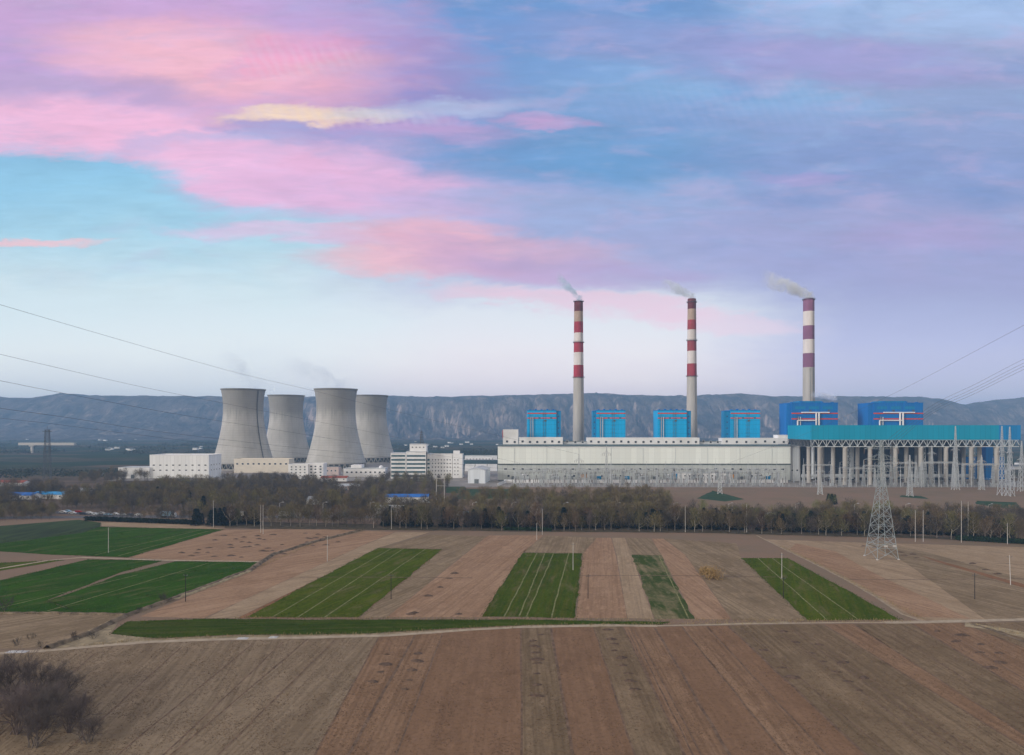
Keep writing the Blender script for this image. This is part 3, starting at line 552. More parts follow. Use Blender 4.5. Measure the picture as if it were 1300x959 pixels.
# ------------------------------------------------------------------ chimneys
def chimneys():
    D = [((734.5, 830), (382.6, [382.6, 395.8, 409, 423, 434.6, 447.8, 463.9, 479.6]), ['darkred', 'tan', 'redpaint', 'whitepaint', 'redpaint', 'whitepaint', 'redpaint'], 5.3, 7.6, 'slender chimney with sooty red and white bands, nearest the cooling towers', (383, 435, 479.6)),
         ((878.3, 830), (379.7, [379.7, 392.8, 406.6, 419, 433, 446, 462, 478]), ['darkred', 'tan', 'redpaint', 'whitepaint', 'redpaint', 'whitepaint', 'redpaint'], 5.0, 7.2, 'middle chimney with crimson and white bands, rising behind a blue boiler house', (384, 432.5, 478)),
         ((1026.7, 800), (379.7, [379.7, 395.8, 414, 431.4, 449, 466.8]), ['purple', 'whitepaint', 'purple', 'whitepaint', 'purple'], 6.2, 7.0, 'thick chimney with faded purple and white bands behind the deep blue boiler house', (380.5,))]
    for (px, Y), (yt, ys), cols, rt, rb, l, rings in D:
        root = thing('chimney', l, 'chimney', (WX(px, Y), Y, 0), 0, 'three striped power station chimneys')
        zt = HZ(yt, Y); zs = [HZ(y, Y) for y in ys]; rad = lambda z: rt+(rb-rt)*(1-z/zt)**1.15
        rows = [(rad(zt)-.5, zt-6, 'darkband'), (rad(zt)-.5, zt, 'darkband')]; prof = [(rt-.6, zt-8), (rt-.6, zt)]; mi = [5]; names = ['darkred', 'tan', 'redpaint', 'whitepaint', 'chim', 'darkband', 'purple']
        prof.append((rad(zt), zt)); mi.append(5)
        for k in range(len(cols)):
            a, b_ = zs[k], zs[k+1]
            for q in (.5, 1): z = a+(b_-a)*q; prof.append((rad(z), z)); mi.append(names.index(cols[k]))
        for q in range(1, 13):
            z = zs[-1]*(1-q/12); prof.append((rad(z), z)); mi.append(4)
        mb = MB(); mb.lathe(prof[::-1], 40, mi[::-1]); mb.build('shaft', [MT[n] for n in names], root, True)
        for y in rings:
            z = HZ(y, Y); r = rad(z); pf = MB(); pf.lathe([(r-.05, z-.25), (r+1.1, z-.25), (r+1.1, z), (r-.05, z)], 32)
            for k in range(24): pf.bar(((r+1)*math.cos(2*PI*k/24), (r+1)*math.sin(2*PI*k/24), z), ((r+1)*math.cos(2*PI*k/24), (r+1)*math.sin(2*PI*k/24), z+1.2), .12)
            pf.lathe([(r+1.05, z+1.1), (r+1.05, z+1.25), (r+.95, z+1.25)], 32)
            pf.build('platform', MT['darksteel'], root)
        ld = MB(); th = math.radians(-60); n = 60
        for k in range(n):
            za, zb = zt*k/n, zt*(k+1)/n; pa = Vector((math.cos(th)*(rad(za)+.3), math.sin(th)*(rad(za)+.3), za)); pb = Vector((math.cos(th)*(rad(zb)+.3), math.sin(th)*(rad(zb)+.3), zb))
            for s in (-.3, .3): o = Vector((-math.sin(th), math.cos(th), 0))*s; ld.bar(pa+o, pb+o, .12)
            ld.bar(pa-Vector((math.sin(th), -math.cos(th), 0))*.3, pa+Vector((math.sin(th), -math.cos(th), 0))*.3, .1)
        ld.build('ladder', MT['darksteel'], root)
        if px > 1000:
            gv = MB()
            for th2 in (-1.75, -1.2): gv.bar((math.cos(th2)*rad(0), math.sin(th2)*rad(0), 2), (math.cos(th2)*rad(zs[-1]), math.sin(th2)*rad(zs[-1]), zs[-1]-1), .5)
            gv.build('rib', MT['roofgrey'], root)
chimneys()
# ------------------------------------------------------------------ buildings
WIN = {}
def winmesh(w, h, frame, glass):
    k = (round(w, 2), round(h, 2), frame, glass)
    if k not in WIN:
        mb = MB(); f = min(.18, w*.12)
        mb.box((-w/2, -.10, 0), (-w/2+f, .05, h), 0); mb.box((w/2-f, -.10, 0), (w/2, .05, h), 0); mb.box((-w/2+f, -.10, 0), (w/2-f, .05, f), 0); mb.box((-w/2+f, -.10, h-f), (w/2-f, .05, h), 0)
        mb.box((-w/2+f, -.03, f), (w/2-f, .045, h-f), 1)
        me = bpy.data.meshes.new('window'); me.from_pydata(mb.v, [], mb.f); me.materials.append(MT[frame]); me.materials.append(MT[glass]); me.polygons.foreach_set('material_index', mb.m); me.update(); WIN[k] = me
    return WIN[k]
def win(root, x, y, z, w, h, rz=0., frame='whiteplain', glass='glass'):
    o = link('window', winmesh(w, h, frame, glass), root, (x, y, z)); o.rotation_euler = (0, 0, rz); return o
def building(name, label, cat, x0, x1, y0, y1, h, wall, roof='roofgrey', group=None, parapet=.8, z0=0., rz=0.):
    cx, cy = (x0+x1)/2, (y0+y1)/2; w, d = (x1-x0)/2, (y1-y0)/2
    r = thing(name, label, cat, (cx, cy, 0), rz, group)
    mb = MB(); mb.box((-w, -d, z0), (w, d, h), bottom=False); mb.build('wall', MT[wall], r)
    if parapet:
        rf = MB(); t = .35; e = .12
        rf.box((-w-e, -d-e, h+.003), (w+e, -d+t, h+parapet)); rf.box((-w-e, d-t, h+.003), (w+e, d+e, h+parapet)); rf.box((-w-e, -d+t, h+.003), (-w+t, d-t, h+parapet)); rf.box((w-t, -d+t, h+.003), (w+e, d-t, h+parapet)); rf.box((-w+t, -d+t, h+.004), (w-t, d-t, h+.15))
        rf.build('roof', MT[roof], r)
    r['w'] = w; r['d'] = d
    return r
def trim(root, name, a, b, m): mb = MB(); mb.box(a, b); return mb.build(name, MT[m], root)
def px_b(px0, px1, ytop, Y): return WX(px0, Y), WX(px1, Y), HZ(ytop, Y)
def turbine_hall():
    Y = 700; x0, x1, h = px_b(632, 1003.5, 567, Y); r = building('turbine_hall', 'very long cream turbine hall with dark ledge line running below the chimneys', 'industrial hall', x0, x1, Y, Y+34, h, 'cream', parapet=0)
    w, d = r['w'], r['d']; zl = HZ(589, Y)
    rf = MB(); zr = h+.5; rf.add([(-w-.5, -d-.6, h+.05), (w+.5, -d-.6, h+.05), (w+.5, d+.3, zr), (-w-.5, d+.3, zr), (-w-.5, -d-.6, h+.9), (w+.5, -d-.6, h+.9), (w+.5, d+.3, zr+.85), (-w-.5, d+.3, zr+.85)], [(4, 5, 6, 7), (0, 1, 5, 4), (1, 2, 6, 5), (2, 3, 7, 6), (3, 0, 4, 7), (3, 2, 1, 0)]); rf.build('roof', MT['roofgreen'], r)
    trim(r, 'ledge', (-w-.3, -d-.9, zl-1.1), (w+.3, -d-.02, zl+.1), 'darkband')  # dark strip; the groove's shadow is put into the ledge colour
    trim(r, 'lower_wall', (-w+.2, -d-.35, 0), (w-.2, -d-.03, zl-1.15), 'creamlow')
    trim(r, 'cornice', (-w-.2, -d-.3, h-1.3), (w+.2, -d-.02, h-.3), 'whiteplain')
    trim(r, 'plinth', (-w+.1, -d-.6, 0), (w-.1, -d-.4, 1.4), 'roofgrey')
    for i in range(34):
        x = -w+8+i*(2*w-16)/33
        if random.random() < .8: win(r, x, -d-.37, 11.2+random.choice((0, 0, .3)), 3.2, 2.0)
    for i in range(30):
        x = -w+11+i*(2*w-22)/29
        if random.random() < .55: win(r, x, -d-.37, 4.2, 2.6, 2.4)
    for k in range(10): trim(r, 'door', (-w+14+k*29, -d-.5, .0), (-w+19+k*29, -d-.36, 5.2), random.choice(('bluestair', 'roofgrey', 'roofgreen')))
    for k in range(9): trim(r, 'downpipe', (-w+17+k*33, -d-.28, zl+.2), (-w+17.25+k*33, -d-.04, h-1.35), 'greysheet')
    # deaerator bays along the roof
    def bay(p0, p1, yt, lab, wins, m='whiteplain', YY=735, yb=565.5, dep=14):
        a, b, t = px_b(p0, p1, yt, YY); q = building('deaerator_bay', lab, 'rooftop block', a, b, YY, YY+dep, t, m, 'whiteplain' if m != 'greysheet' else 'roofgrey', 'white blocks behind the turbine hall roof', .5)
        zb = HZ(yb, YY)
        for k in range(wins): win(q, -q['w']+ (k+.5)*2*q['w']/wins+random.uniform(-.4, .4), -q['d']-.03, zb+2.2+(.6 if k % 4 == 0 else 0), 2.7, 2.6)
        return q
    q = bay(638.5, 658, 546, 'tall white roof block with red corner stripe at the hall end nearest the office', 2)
    trim(q, 'red_stripe', (-q['w']-.5, -q['d']-.2, HZ(556, 735)), (-q['w']-.02, -q['d']+6, HZ(546.5, 735)), 'red')
    bay(659, 714.5, 556, 'white row of small windows in front of the first blue boiler house', 6); bay(746, 888, 556.5, 'longest white rooftop block, below the two middle blue boiler houses', 15)
    bay(917, 1001, 557, 'white rooftop block with plant below the fourth blue boiler house', 7); bay(715.5, 745, 561, 'low grey link block behind the hall roof, at foot of first chimney', 3, 'greysheet', 738); bay(889, 916, 561, 'low grey link block between white roof blocks beside the second chimney', 3, 'greysheet', 738)
    bay(988, 1001.5, 553, 'small white raised block at the foot of the deep blue boiler house', 2, 'whiteplain', 737)
    q = building('annex_bay', 'grey end bay of the long hall, under the teal structure', 'annex', WX(1004, 700), WX(1016, 700), 702, 734, HZ(566, 702), 'greysheet')
    for k in range(2): win(q, -2.5+5*k, -q['d']-.02, 10, 2.2, 2)
turbine_hall()
def boiler(p0, p1, yt, tower_right, Y, label, wall, tw, stripes, group, big=False):
    x0, x1, h = px_b(p0, p1, yt, Y); r = thing('boiler_house', label, 'boiler house', ((x0+x1)/2, Y, 0), 0, group); w = (x1-x0)/2; dep = 24 if not big else 34
    s = 1 if tower_right else -1; a, b = (-w, w-tw) if tower_right else (-w+tw, w)
    mb = MB(); mb.box((a, 0, 0), (b, dep, h), bottom=False); mb.build('wall', MT[wall], r)
    mb = MB(); tx = (b+.03, w) if tower_right else (-w, a-.03); mb.box((tx[0], 1.2, 0), (tx[1], 11, h-.8), bottom=False); mb.build('stair_tower', MT['bluestair' if not big else 'bluedk'], r)
    rf = MB(); rf.box((a-.25, -.25, h+.003), (b+.25, dep+.2, h+.6)); rf.box((tx[0], 1, h-.797), (tx[1], 11.2, h-.2))
    for k in range(5): rf.box((a+2+k*(b-a-6)/4, 6, h+.6), (a+4.2+k*(b-a-6)/4, 9, h+1.5+.5*(k % 2)))
    rf.build('roof', MT['bluedk'], r)
    for y in stripes:
        z = HZ(y, Y); trim(r, 'stripe', (a-.05, -.14, z-.65), (b+.05, -.02, z+.65), 'red')
    pl = MB(); xs = a+(b-a)*(.14 if not tower_right else .12)
    top = HZ(529.5, Y)
    for q in range(2): pl.bar((xs+q*2.3, -1., HZ(556, Y)), (xs+q*2.3, -1., top), .75, n=8)
    pl.build('pipe', MT['greysheet'], r)
    st = MB()
    for z in np.arange(HZ(556, Y), top+3, 3.2):
        st.box((xs-1.6, -1.9, z), (xs-.6, -.1, z+.18)); st.bar((xs-1.6, -1.8, z+1.1), (xs-.6, -1.8, z+1.1), .1)
    for q in (-1.6, -.6): st.bar((xs+q, -1.8, HZ(557, Y)), (xs+q, -1.8, top+2), .18)
    if not big:
        for fx in (.55, .62): st.bar((a+(b-a)*fx, -.35, HZ(556, Y)), (a+(b-a)*fx, -.35, h-1), .2)
        for z in np.arange(HZ(554, Y), h-2, 4): st.bar((a+(b-a)*.5, -.35, z), (a+(b-a)*.66, -.35, z), .18)
    st.build('access_stair', MT['darksteel'], r)
    if not big:
        for k in range(4): win(r, (tx[0]+tx[1])/2, 1.17, HZ(552-k*7.5, Y), 1.6, 1.4, 0, 'bluedk')
    gr = MB()
    for k in range(1, 6): zz = HZ(556, Y)+(h-HZ(556, Y))*k/6.3; gr.box((a+.02, -.06, zz), (b-.02, -.01, zz+.22))
    gr.build('girt', MT['bluestair' if not big else 'bluedk'], r)
    vt = MB()
    for k in range(3): x = a+(b-a)*(.38+.2*k); vt.box((x, -.22, h-9-3*(k % 2)), (x+2.6, -.07, h-7.4-3*(k % 2)))
    vt.build('vent_grille', MT['darksteel'], r)
    for k in range(5):
        ml = MB(); x = a+(b-a)*(k+.5)/5; ml.bar((x, 1, h+.6), (x, 1, h+2.3), .14); ml.bar((x, 1, h+2.3), (x, .2, h+2.6), .12); ml.build('roof_mast', MT['darksteel'], r)
    return r, a, b, h
grp = 'blue boiler houses behind the turbine hall'
boiler(669.5, 712, 521.5, True, 760, 'bright blue boiler house with stair tower, first from the cooling towers', 'blue', 5., (525, 531), grp)
boiler(752.5, 794, 521.5, False, 760, 'bright blue boiler house directly beside the slender first chimney, second in the row', 'blue', 4.2, (525, 531), grp)
boiler(835, 877.5, 521.5, True, 760, 'bright blue boiler house partly in front of the middle crimson banded chimney', 'blue', 5., (525, 531), grp)
boiler(919.5, 965, 521.5, False, 760, 'bright blue boiler house standing alone between middle chimney and deep blue block', 'blue', 7., (525, 531), grp)
def bigboiler(p0, p1, lab, side):
    Y = 745; r, a, b, h = boiler(p0, p1, 512, False, Y, lab, 'bluedk', 5., (525, 532), 'deep blue boiler houses above the teal canopy', True)
    mb = MB(); mb.box((a+12, 8, h+.61), (b-14, 26, h+2.6)); mb.build('penthouse', MT['bluestair'], r)
    du = MB(); z1, z2 = HZ(524, Y), HZ(534, Y)
    du.bar((a+10, -1.6, z1), (b-10, -1.6, z1), 1.1, n=8); du.bar((a+6, -1.6, z2), (b-24, -1.6, z2), 1.1, n=8)
    for x in (a+(b-a)*.52, a+(b-a)*.58): du.bar((x, -1.6, HZ(556, Y)), (x, -1.6, z1), 1.4, n=8)
    du.bar((a+6, -1.6, HZ(556, Y)), (a+6, -1.6, z2), 1.1, n=8); du.build('duct', MT['whiteplain'], r)
    for k in range(3): trim(r, 'louvre', (a+4+k*15, -.12, h-6.5), (a+15+k*15, -.03, h-3.5), 'bluestair')
    return r
bigboiler(999, 1063.7, 'deep blue boiler house with white ducts, at foot of the purple banded chimney', 0); bigboiler(1103, 1172, 'deep blue boiler house with red stripes, farthest from the cooling towers', 1)
MT['paintsteel'] = M('pale_galvanised_steel', (.58, .63, .65), .5, .1, .5, metal=.1)
def condenser():
    Y0, Y1 = 653., 709.; x0, x1 = WX(1030, Y0), WX(1296, Y0); zb, zt = HZ(558.5, Y0), HZ(540, Y0)
    r = thing('air_cooled_condenser', 'huge teal air cooled condenser deck raised on concrete columns over the switchyard', 'condenser', ((x0+x1)/2, Y0, 0)); w = (x1-x0)/2; D = Y1-Y0; xe = w-21
    mb = MB(); mb.box((-w, 0, zb), (xe, .5, zt)); mb.build('wind_wall', MT['teal'], r)
    mb = MB(); mb.box((xe+.01, 0, zb), (w, .5, zt)); mb.box((w-.5, .5, zb), (w, D, zt)); tag(mb.build('wind_wall', MT['tealblue'], r), 'blue end section of the wind wall')
    mb = MB(); mb.box((-w, .51, zb), (-w+.5, D, zt)); mb.build('wind_wall', MT['teal'], r)
    mb = MB(); mb.box((-w+.51, D-.5, zb), (w-.51, D, zt)); mb.build('wind_wall', MT['teal'], r)
    mb = MB(); mb.box((-w+.6, .6, zb+.3), (w-.6, D-.6, zb+1)); mb.build('fan_deck', MT['roofgrey'], r)
    fins = MB()
    for k in range(16):
        xa = -w+3+k*(2*w-8)/16; xb = xa+(2*w-8)/16-1; xm = (xa+xb)/2
        fins.add([(xa, 2, zb+1.01), (xb, 2, zb+1.01), (xm, 2, zt-1), (xa, D-2, zb+1.01), (xb, D-2, zb+1.01), (xm, D-2, zt-1)], [(0, 1, 2), (5, 4, 3), (0, 2, 5, 3), (1, 4, 5, 2)])
    fins.build('cooling_fins', MT['steel'], r)
    th = 6.4; zc = zb-.2
    def truss(y, xa, xb, ax):
        mb = MB(); n = int(abs(xb-xa)/7.2); p = lambda s, z: (s, y, z) if ax == 0 else (y, s, z)
        mb.bar(p(xa, zc), p(xb, zc), .7); mb.bar(p(xa, zc-th), p(xb, zc-th), .7)
        for k in range(n):
            a, b = xa+(xb-xa)*k/n, xa+(xb-xa)*(k+1)/n; mid = (a+b)/2
            mb.bar(p(a, zc-th), p(mid, zc), .5); mb.bar(p(mid, zc), p(b, zc-th), .5); mb.bar(p(a, zc-th), p(a, zc), .35)
        mb.build('truss', MT['paintsteel' if y == .8 else 'darksteel'], r)  # all but the front truss darker; shade under the deck put into colour
    truss(.8, -w, w, 0); truss(D/2, -w, w, 0); truss(D-1, -w, w, 0); truss(-w+.5, 0, D, 1); truss(-w+60, 0, D, 1); truss(w-1, 0, D, 1)
    cm = MB(); hc = zc-th-.4; cm.lathe([(2.35, 0), (1.95, 1.), (1.9, hc-1.5), (2.7, hc), (0.01, hc)], 20); c0 = cm.build('column', MT['chim'], r, True)
    xs0 = WX(1041, 655)-(x0+x1)/2; first = True
    for j, y in enumerate((3., 27., 51.)):
        for i in range(8):
            o = c0 if first else link('column', c0.data, r); first = False; o.location = (xs0+i*24.3, y, 0)
    for i in (1, 4, 6):
        stc = MB(); x = xs0+i*24.3+8
        for s in ((0, 14), (3, 14), (0, 17), (3, 17)): stc.bar((x+s[0], s[1], 0), (x+s[0], s[1], hc+4), .25)
        for k in range(int(hc/3)): stc.bar((x+(0 if k % 2 else 3), 14, k*3), (x+(3 if k % 2 else 0), 14, k*3+3), .3); stc.box((x, 14, k*3+2.9), (x+3, 17, k*3+3.05))
        stc.build('access_stair', MT['steel'], r)
    pp = MB()
    for i in range(5): xx = xs0+10+i*40; pp.bar((xx, 40, 3), (xx, 40, hc+5), 2.6, n=10)
    pp.bar((-w+8, 40, 6), (w-20, 40, 6), 3., n=10); pp.build('steam_duct', MT['greysheet'], r)
    q = building('rear_hall', 'dark grey hall standing in the shade behind the condenser columns', 'industrial hall', WX(1017, 716), WX(1224, 716), 716, 742, HZ(556, 716), 'shadegrey', 'roofgrey')
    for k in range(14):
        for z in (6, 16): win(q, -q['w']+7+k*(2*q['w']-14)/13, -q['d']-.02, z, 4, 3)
    q = building('blue_annex', 'low deep blue annex seen between the last condenser columns', 'annex', WX(1218, 728), WX(1275, 728), 728, 742, HZ(580, 728), 'bluedk', 'roofgrey')
    for k in range(5): win(q, -q['w']+5+k*9, -q['d']-.02, 8, 3, 3, 0, 'whiteplain')
    building('blue_tower', 'narrow deep blue shaft rising from the annex under the condenser end', 'shaft', WX(1249, 722), WX(1258, 722), 719, 727.5, HZ(567, 722), 'bluedk', 'roofgrey')
MT['shadegrey'] = panel_mat('shade_darkened_cladding', (.045, .054, .07), 4., 6.)  # grey cladding darkened; the shade under the deck is put into its colour
condenser()
def banks(r, xs, zs, w, h, d, glass='glass', rz=0):
    for z in zs:
        for x in xs: win(r, x, -d-.02, z, w, h, rz, 'whiteplain', glass)
def side_windows(r, right, ys, zs, w, h):
    for z in zs:
        for y in ys: win(r, (r['w']+.02)*(1 if right else -1), y, z, w, h, PI/2 if right else -PI/2)
def office_area():
    x0, x1, h = px_b(190, 265, 578.5, 740); r = building('white_hall', 'long white hall with two rows of small windows beside the first cooling tower', 'hall', x0, x1, 740, 772, h, 'white', 'whiteplain')
    w, d = r['w'], r['d']; banks(r, [-w+4.5+i*7. for i in range(9)], (13.5, 8.), 2.6, 1.5, d); side_windows(r, True, (-10, -3, 4, 11), (13.5, 8.), 2.4, 1.5)
    x0, x1, h = px_b(150, 189.5, 594, 738); r = building('white_shed', 'low white shed with pale roof adjoining the long white hall', 'shed', x0, x1, 738, 760, h, 'whiteplain', 'greysheet', None, .4); trim(r, 'door', (-3, -r['d']-.1, 0), (1, -r['d']-.01, 4), 'roofgrey')
    x0, x1, h = px_b(297, 367, 583.5, 830); r = building('cream_hall', 'cream flat-roofed hall with one window row, before the two tower bases', 'hall', x0, x1, 830, 850, h, 'creamwarm', 'creamwarm')
    banks(r, [-r['w']+4+i*6.6 for i in range(10)], (h-6.5,), 2.8, 2.2, r['d'])
    x0, x1, h = px_b(366, 391, 590.5, 725); r = building('white_block', 'small white four-storey block with dark windows beneath the near cooling tower', 'block', x0, x1, 725, 738, h, 'whiteplain', 'whiteplain')
    banks(r, (-7, -2.3, 2.3, 7), (3, 6.3, 9.6, 12.4), 1.9, 1.5, r['d'])
    x0, x1, h = px_b(391.5, 410.5, 589.5, 728); r = building('white_block', 'narrow white block with balcony stacks, adjoining the small four-storey block', 'block', x0, x1, 728, 742, h, 'whiteplain', 'whiteplain')
    banks(r, (-5, -.5, 5), (3, 6.3, 9.6, 12.6), 2.3, 1.7, r['d'])
    for z in (2.6, 6, 9.3, 12.3): trim(r, 'balcony', (1.5, -r['d']-1.2, z-.4), (7.4, -r['d']-.02, z+.5), 'whiteplain')
    x0, x1, h = px_b(411.5, 430, 593, 790); r = building('pump_house', 'pinkish low pump house at the foot of the near cooling tower', 'pump house', x0, x1, 790, 800, h, 'pinkish', 'roofgrey'); banks(r, (-4.5, 0, 4.5), (4,), 2, 2, r['d'])
    x0, x1, h = px_b(436, 489, 595.5, 760); r = building('white_workshop', 'wide low white workshop with arched end dome beside the second pair of towers', 'workshop', x0, x1, 760, 776, h, 'whiteplain', 'greysheet')
    banks(r, [-r['w']+4+i*5.2 for i in range(9)], (4.2,), 2.4, 2, r['d']); trim(r, 'raised_bay', (-r['w']+8, -r['d']+1, h+.82), (-r['w']+20, r['d']-1, h+4.2), 'whiteplain')
    dm = MB(); dm.lathe([(2.6*math.cos(a), h+.2+2.6*math.sin(a)+.7) for a in np.linspace(0, PI/2-.01, 7)], 20, c=(r['w']-6, 0)); dm.build('dome', MT['whiteplain'], r, True)
    # banded office
    Y = 735; r = thing('office_block', 'banded grey-white office block with stepped tower and antenna sculpture on top', 'office', (WX(520, Y), Y, 0)); g = F/Y
    def seg(a, b, yt, dep, nm, off=0):
        X0, X1 = WX(a, Y)-WX(520, Y), WX(b, Y)-WX(520, Y); h = HZ(yt, Y); mb = MB(); mb.box((X0, off, 0), (X1, off+dep, h), bottom=False); mb.build(nm, MT['whiteplain'], r)
        rf = MB(); rf.box((X0-.2, off-.2, h+.003), (X1+.2, off+dep+.2, h+.7)); rf.build('roof', MT['greysheet'], r); return X0, X1, h
    for a, b, yt, off, wn in ((496, 515, 576, 0, 'wing_wall'), (516, 541, 574, -1.5, 'core_wall'), (541.5, 546, 577, 2, 'end_wall')):
        X0, X1, h = seg(a, b, yt, 18, wn, off); n = int(h/4.4)
        for k in range(n):
            bw = MB(); bw.box((X0+.6, off-.12, 2+k*4.3), (X1-.6, off-.02, 4+k*4.3)); bw.build('window', MT['tealwin'], r)
    X0, X1, h0 = seg(520, 541, 564.5, 12, 'tower_wall', .5)
    for z in (HZ(569, Y),):
        for k in range(4): win(r, X0+3+k*4, .45, z, 1.6, 1.5)
    an = MB(); cx = (X0+X1)/2+3; zt = HZ(547, Y)
    for k in range(3): a = k*2.1; an.tube([(cx+2*math.cos(a), 6+2*math.sin(a), h0+.6), (cx+1.5*math.cos(a+.5), 6+1.5*math.sin(a+.5), (h0+zt)/2), (cx+.3*math.cos(a+.8), 6+.3*math.sin(a+.8), zt)], [.45, .35, .12])
    for z in np.linspace(h0+2, zt-2, 5): an.lathe([(1.6, z), (1.8, z+.3), (1.6, z+.6)], 12, c=(cx, 6))
    an.build('antenna_sculpture', MT['darksteel'], r)
    x0, x1, h = px_b(546.5, 574, 577.5, 745); r = building('apartment_block', 'white six-storey block with a grid of small dark windows and set-back gable', 'block', x0, x1, 745, 760, h, 'whiteplain', 'whiteplain')
    banks(r, [-r['w']+2.3+i*3.2 for i in range(7)], (3, 7, 11, 15, 19), 1.5, 1.6, r['d'])
    x0, x1, h = px_b(574.5, 587, 577.5, 744); r = building('apartment_block', 'white windowless block end with leaning stair line beside the windowed block', 'block', x0, x1, 744, 762, h, 'whiteplain', 'whiteplain')
    trim(r, 'roof_hut', (-5, -4, h+.82), (2, 3, h+4.2), 'whiteplain'); banks(r, (-2.8, 0.5), (3, 7, 11, 15, 19), 1.3, 1.5, r['d'])
    # conveyor gallery
    Y = 790; r = thing('conveyor_gallery', 'grey-green conveyor gallery on trestles between white block and turbine hall', 'conveyor', (WX(612, Y), Y, 0)); w = 22
    mb = MB(); z = HZ(586, Y); mb.box((-w, 0, z-3), (w, 4, z+1.6)); mb.build('gallery', MT['tealwin'], r); mb = MB(); mb.box((-w-.2, -.3, z+1.605), (w+.2, 4.3, z+2.1)); mb.build('roof', MT['greysheet'], r)
    for x in (-w+2, -8, 6, w-2):
        mb = MB()
        for y in (.4, 3.6): mb.bar((x-1.5, y, 0), (x, y, z-3), .5)
        mb.bar((x-1.2, .4, z*.4), (x-1.2, 3.6, z*.6), .3); mb.build('trestle', MT['darksteel'], r)
    x0, x1, h = px_b(590, 631, 579.5, 860); r = building('white_plant_block', 'pale flat-roofed plant block behind the conveyor gallery', 'block', x0, x1, 860, 872, h, 'whiteplain', 'greysheet'); banks(r, [-r['w']+3+i*4 for i in range(9)], (h-4.5,), 2, 1.6, r['d'])
    # gabled sheet shed
    Y = 672; r = thing('sheet_shed', 'white sheet metal shed with grey roof beside the switchyard fence', 'shed', (WX(605, Y), Y, 0), -.08); h = HZ(597, Y); w, d = 8.6, 44
    mb = MB(); mb.add([(-w, 0, 0), (w, 0, 0), (w, d, 0), (-w, d, 0), (-w, 0, h), (w, 0, h), (w, d, h), (-w, d, h), (0, 0, h+2), (0, d, h+2)], [(0, 1, 5, 8, 4), (1, 2, 6, 5), (2, 3, 7, 9, 6), (3, 0, 4, 7)]); mb.build('wall', MT['greyshed'], r)
    mb = MB(); e = .4
    for s in (-1, 1): mb.add([(s*(w+e), -e, h-.1), (0, -e, h+2.1), (0, d+e, h+2.1), (s*(w+e), d+e, h-.1), (s*(w+e), -e, h+.1), (0, -e, h+2.35), (0, d+e, h+2.35), (s*(w+e), d+e, h+.1)], [(0, 1, 5, 4), (4, 5, 6, 7), (1, 2, 6, 5), (2, 3, 7, 6), (0, 4, 7, 3), (3, 2, 1, 0)])
    mb.build('roof', MT['greysheet'], r); trim(r, 'door', (-2.2, -.12, 0), (2.2, -.01, 4.2), 'roofgrey')
MT['creamwarm'] = M('cream_render', (.72, .66, .56), .8, .06, .2); MT['pinkish'] = M('pink_render', (.55, .45, .42), .8, .1, .3); MT['greyshed'] = panel_mat('pale_shed_sheet', (.70, .75, .80), 1.5, 0)
office_area()
def gable(name, label, cat, px, py, w, d, h, wall, roof, rz=0., group=None, rise=1.6, parts=True):
    g = G(px, py); r = thing(name, label, cat, g, rz, group); w /= 2; d /= 2
    mb = MB(); mb.add([(-w, -d, 0), (w, -d, 0), (w, d, 0), (-w, d, 0), (-w, -d, h), (w, -d, h), (w, d, h), (-w, d, h), (-w, 0, h+rise), (w, 0, h+rise)], [(0, 1, 5, 4), (1, 2, 6, 9, 5), (2, 3, 7, 6), (3, 0, 4, 8, 7)]); mb.build('wall', MT[wall], r)
    e = .5; mb = MB()
    for s in (-1, 1): mb.add([(-w-e, s*(d+e), h-.15), (w+e, s*(d+e), h-.15), (w+e, 0, h+rise+.05), (-w-e, 0, h+rise+.05), (-w-e, s*(d+e), h+.05), (w+e, s*(d+e), h+.05), (w+e, 0, h+rise+.25), (-w-e, 0, h+rise+.25)], [(0, 1, 2, 3), (4, 7, 6, 5), (0, 4, 5, 1), (1, 5, 6, 2), (3, 2, 6, 7), (0, 3, 7, 4)])
    mb.build('roof', MT[roof], r)
    if parts:
        for k in range(max(2, int(w*2/6))): win(r, -w+3+k*(2*w-6)/max(1, int(w*2/6)-1), -d-.02, h*.4, 1.6, 1.4)
        trim(r, 'door', (-1, -d-.1, 0), (1, -d-.01, min(3, h*.7)), 'roofgrey')
    return r
gable('long_shed', 'long low shed with bright blue sheet roof in the middle of the wood', 'shed', 517, 638, 31, 8, 4.4, 'whiteplain', 'bluesheet', .02)
gable('hut', 'small hut with bright sky blue roof at the wood edge near the cooling towers', 'hut', 460, 641, 12, 7, 3, 'whiteplain', 'bluelight', .1) if MT.setdefault('bluelight', M('sky_blue_sheet', (.05, .30, .62), .5)) else 0
for i, (px, py, w, wl, rf, lab) in enumerate([(30, 634, 24, 'whiteplain', 'bluesheet', 'shed with faded blue roof among the wood, closest to the steel mast'), (67, 633, 26, 'whiteplain', 'bluelight', 'shed with light blue roof in the wood below the white shed'), (14, 617, 34, 'whiteplain', 'redroof', 'long white shed with red roof beyond the wood beside the plain'), (102, 628, 16, 'whiteplain', 'greysheet', 'pale grey-roofed house in the wood, second from the blue-roofed sheds'), (405, 640, 15, 'whiteplain', 'greysheet', 'pale house in the wood before the near cooling tower'), (440, 622, 22, 'pinkish', 'greysheet', 'pink-walled house behind the wood next to the white workshop'), (425, 611, 26, 'whiteplain', 'redroof', 'red-roofed low building at the near tower base'), (495, 652, 18, 'whiteplain', 'greysheet', 'white house by the road below the blue shed')]):
    gable('shed', lab, 'shed', px, py, w, 9, 3.6, wl, rf, random.uniform(-.2, .2), 'small sheds in and around the wood')
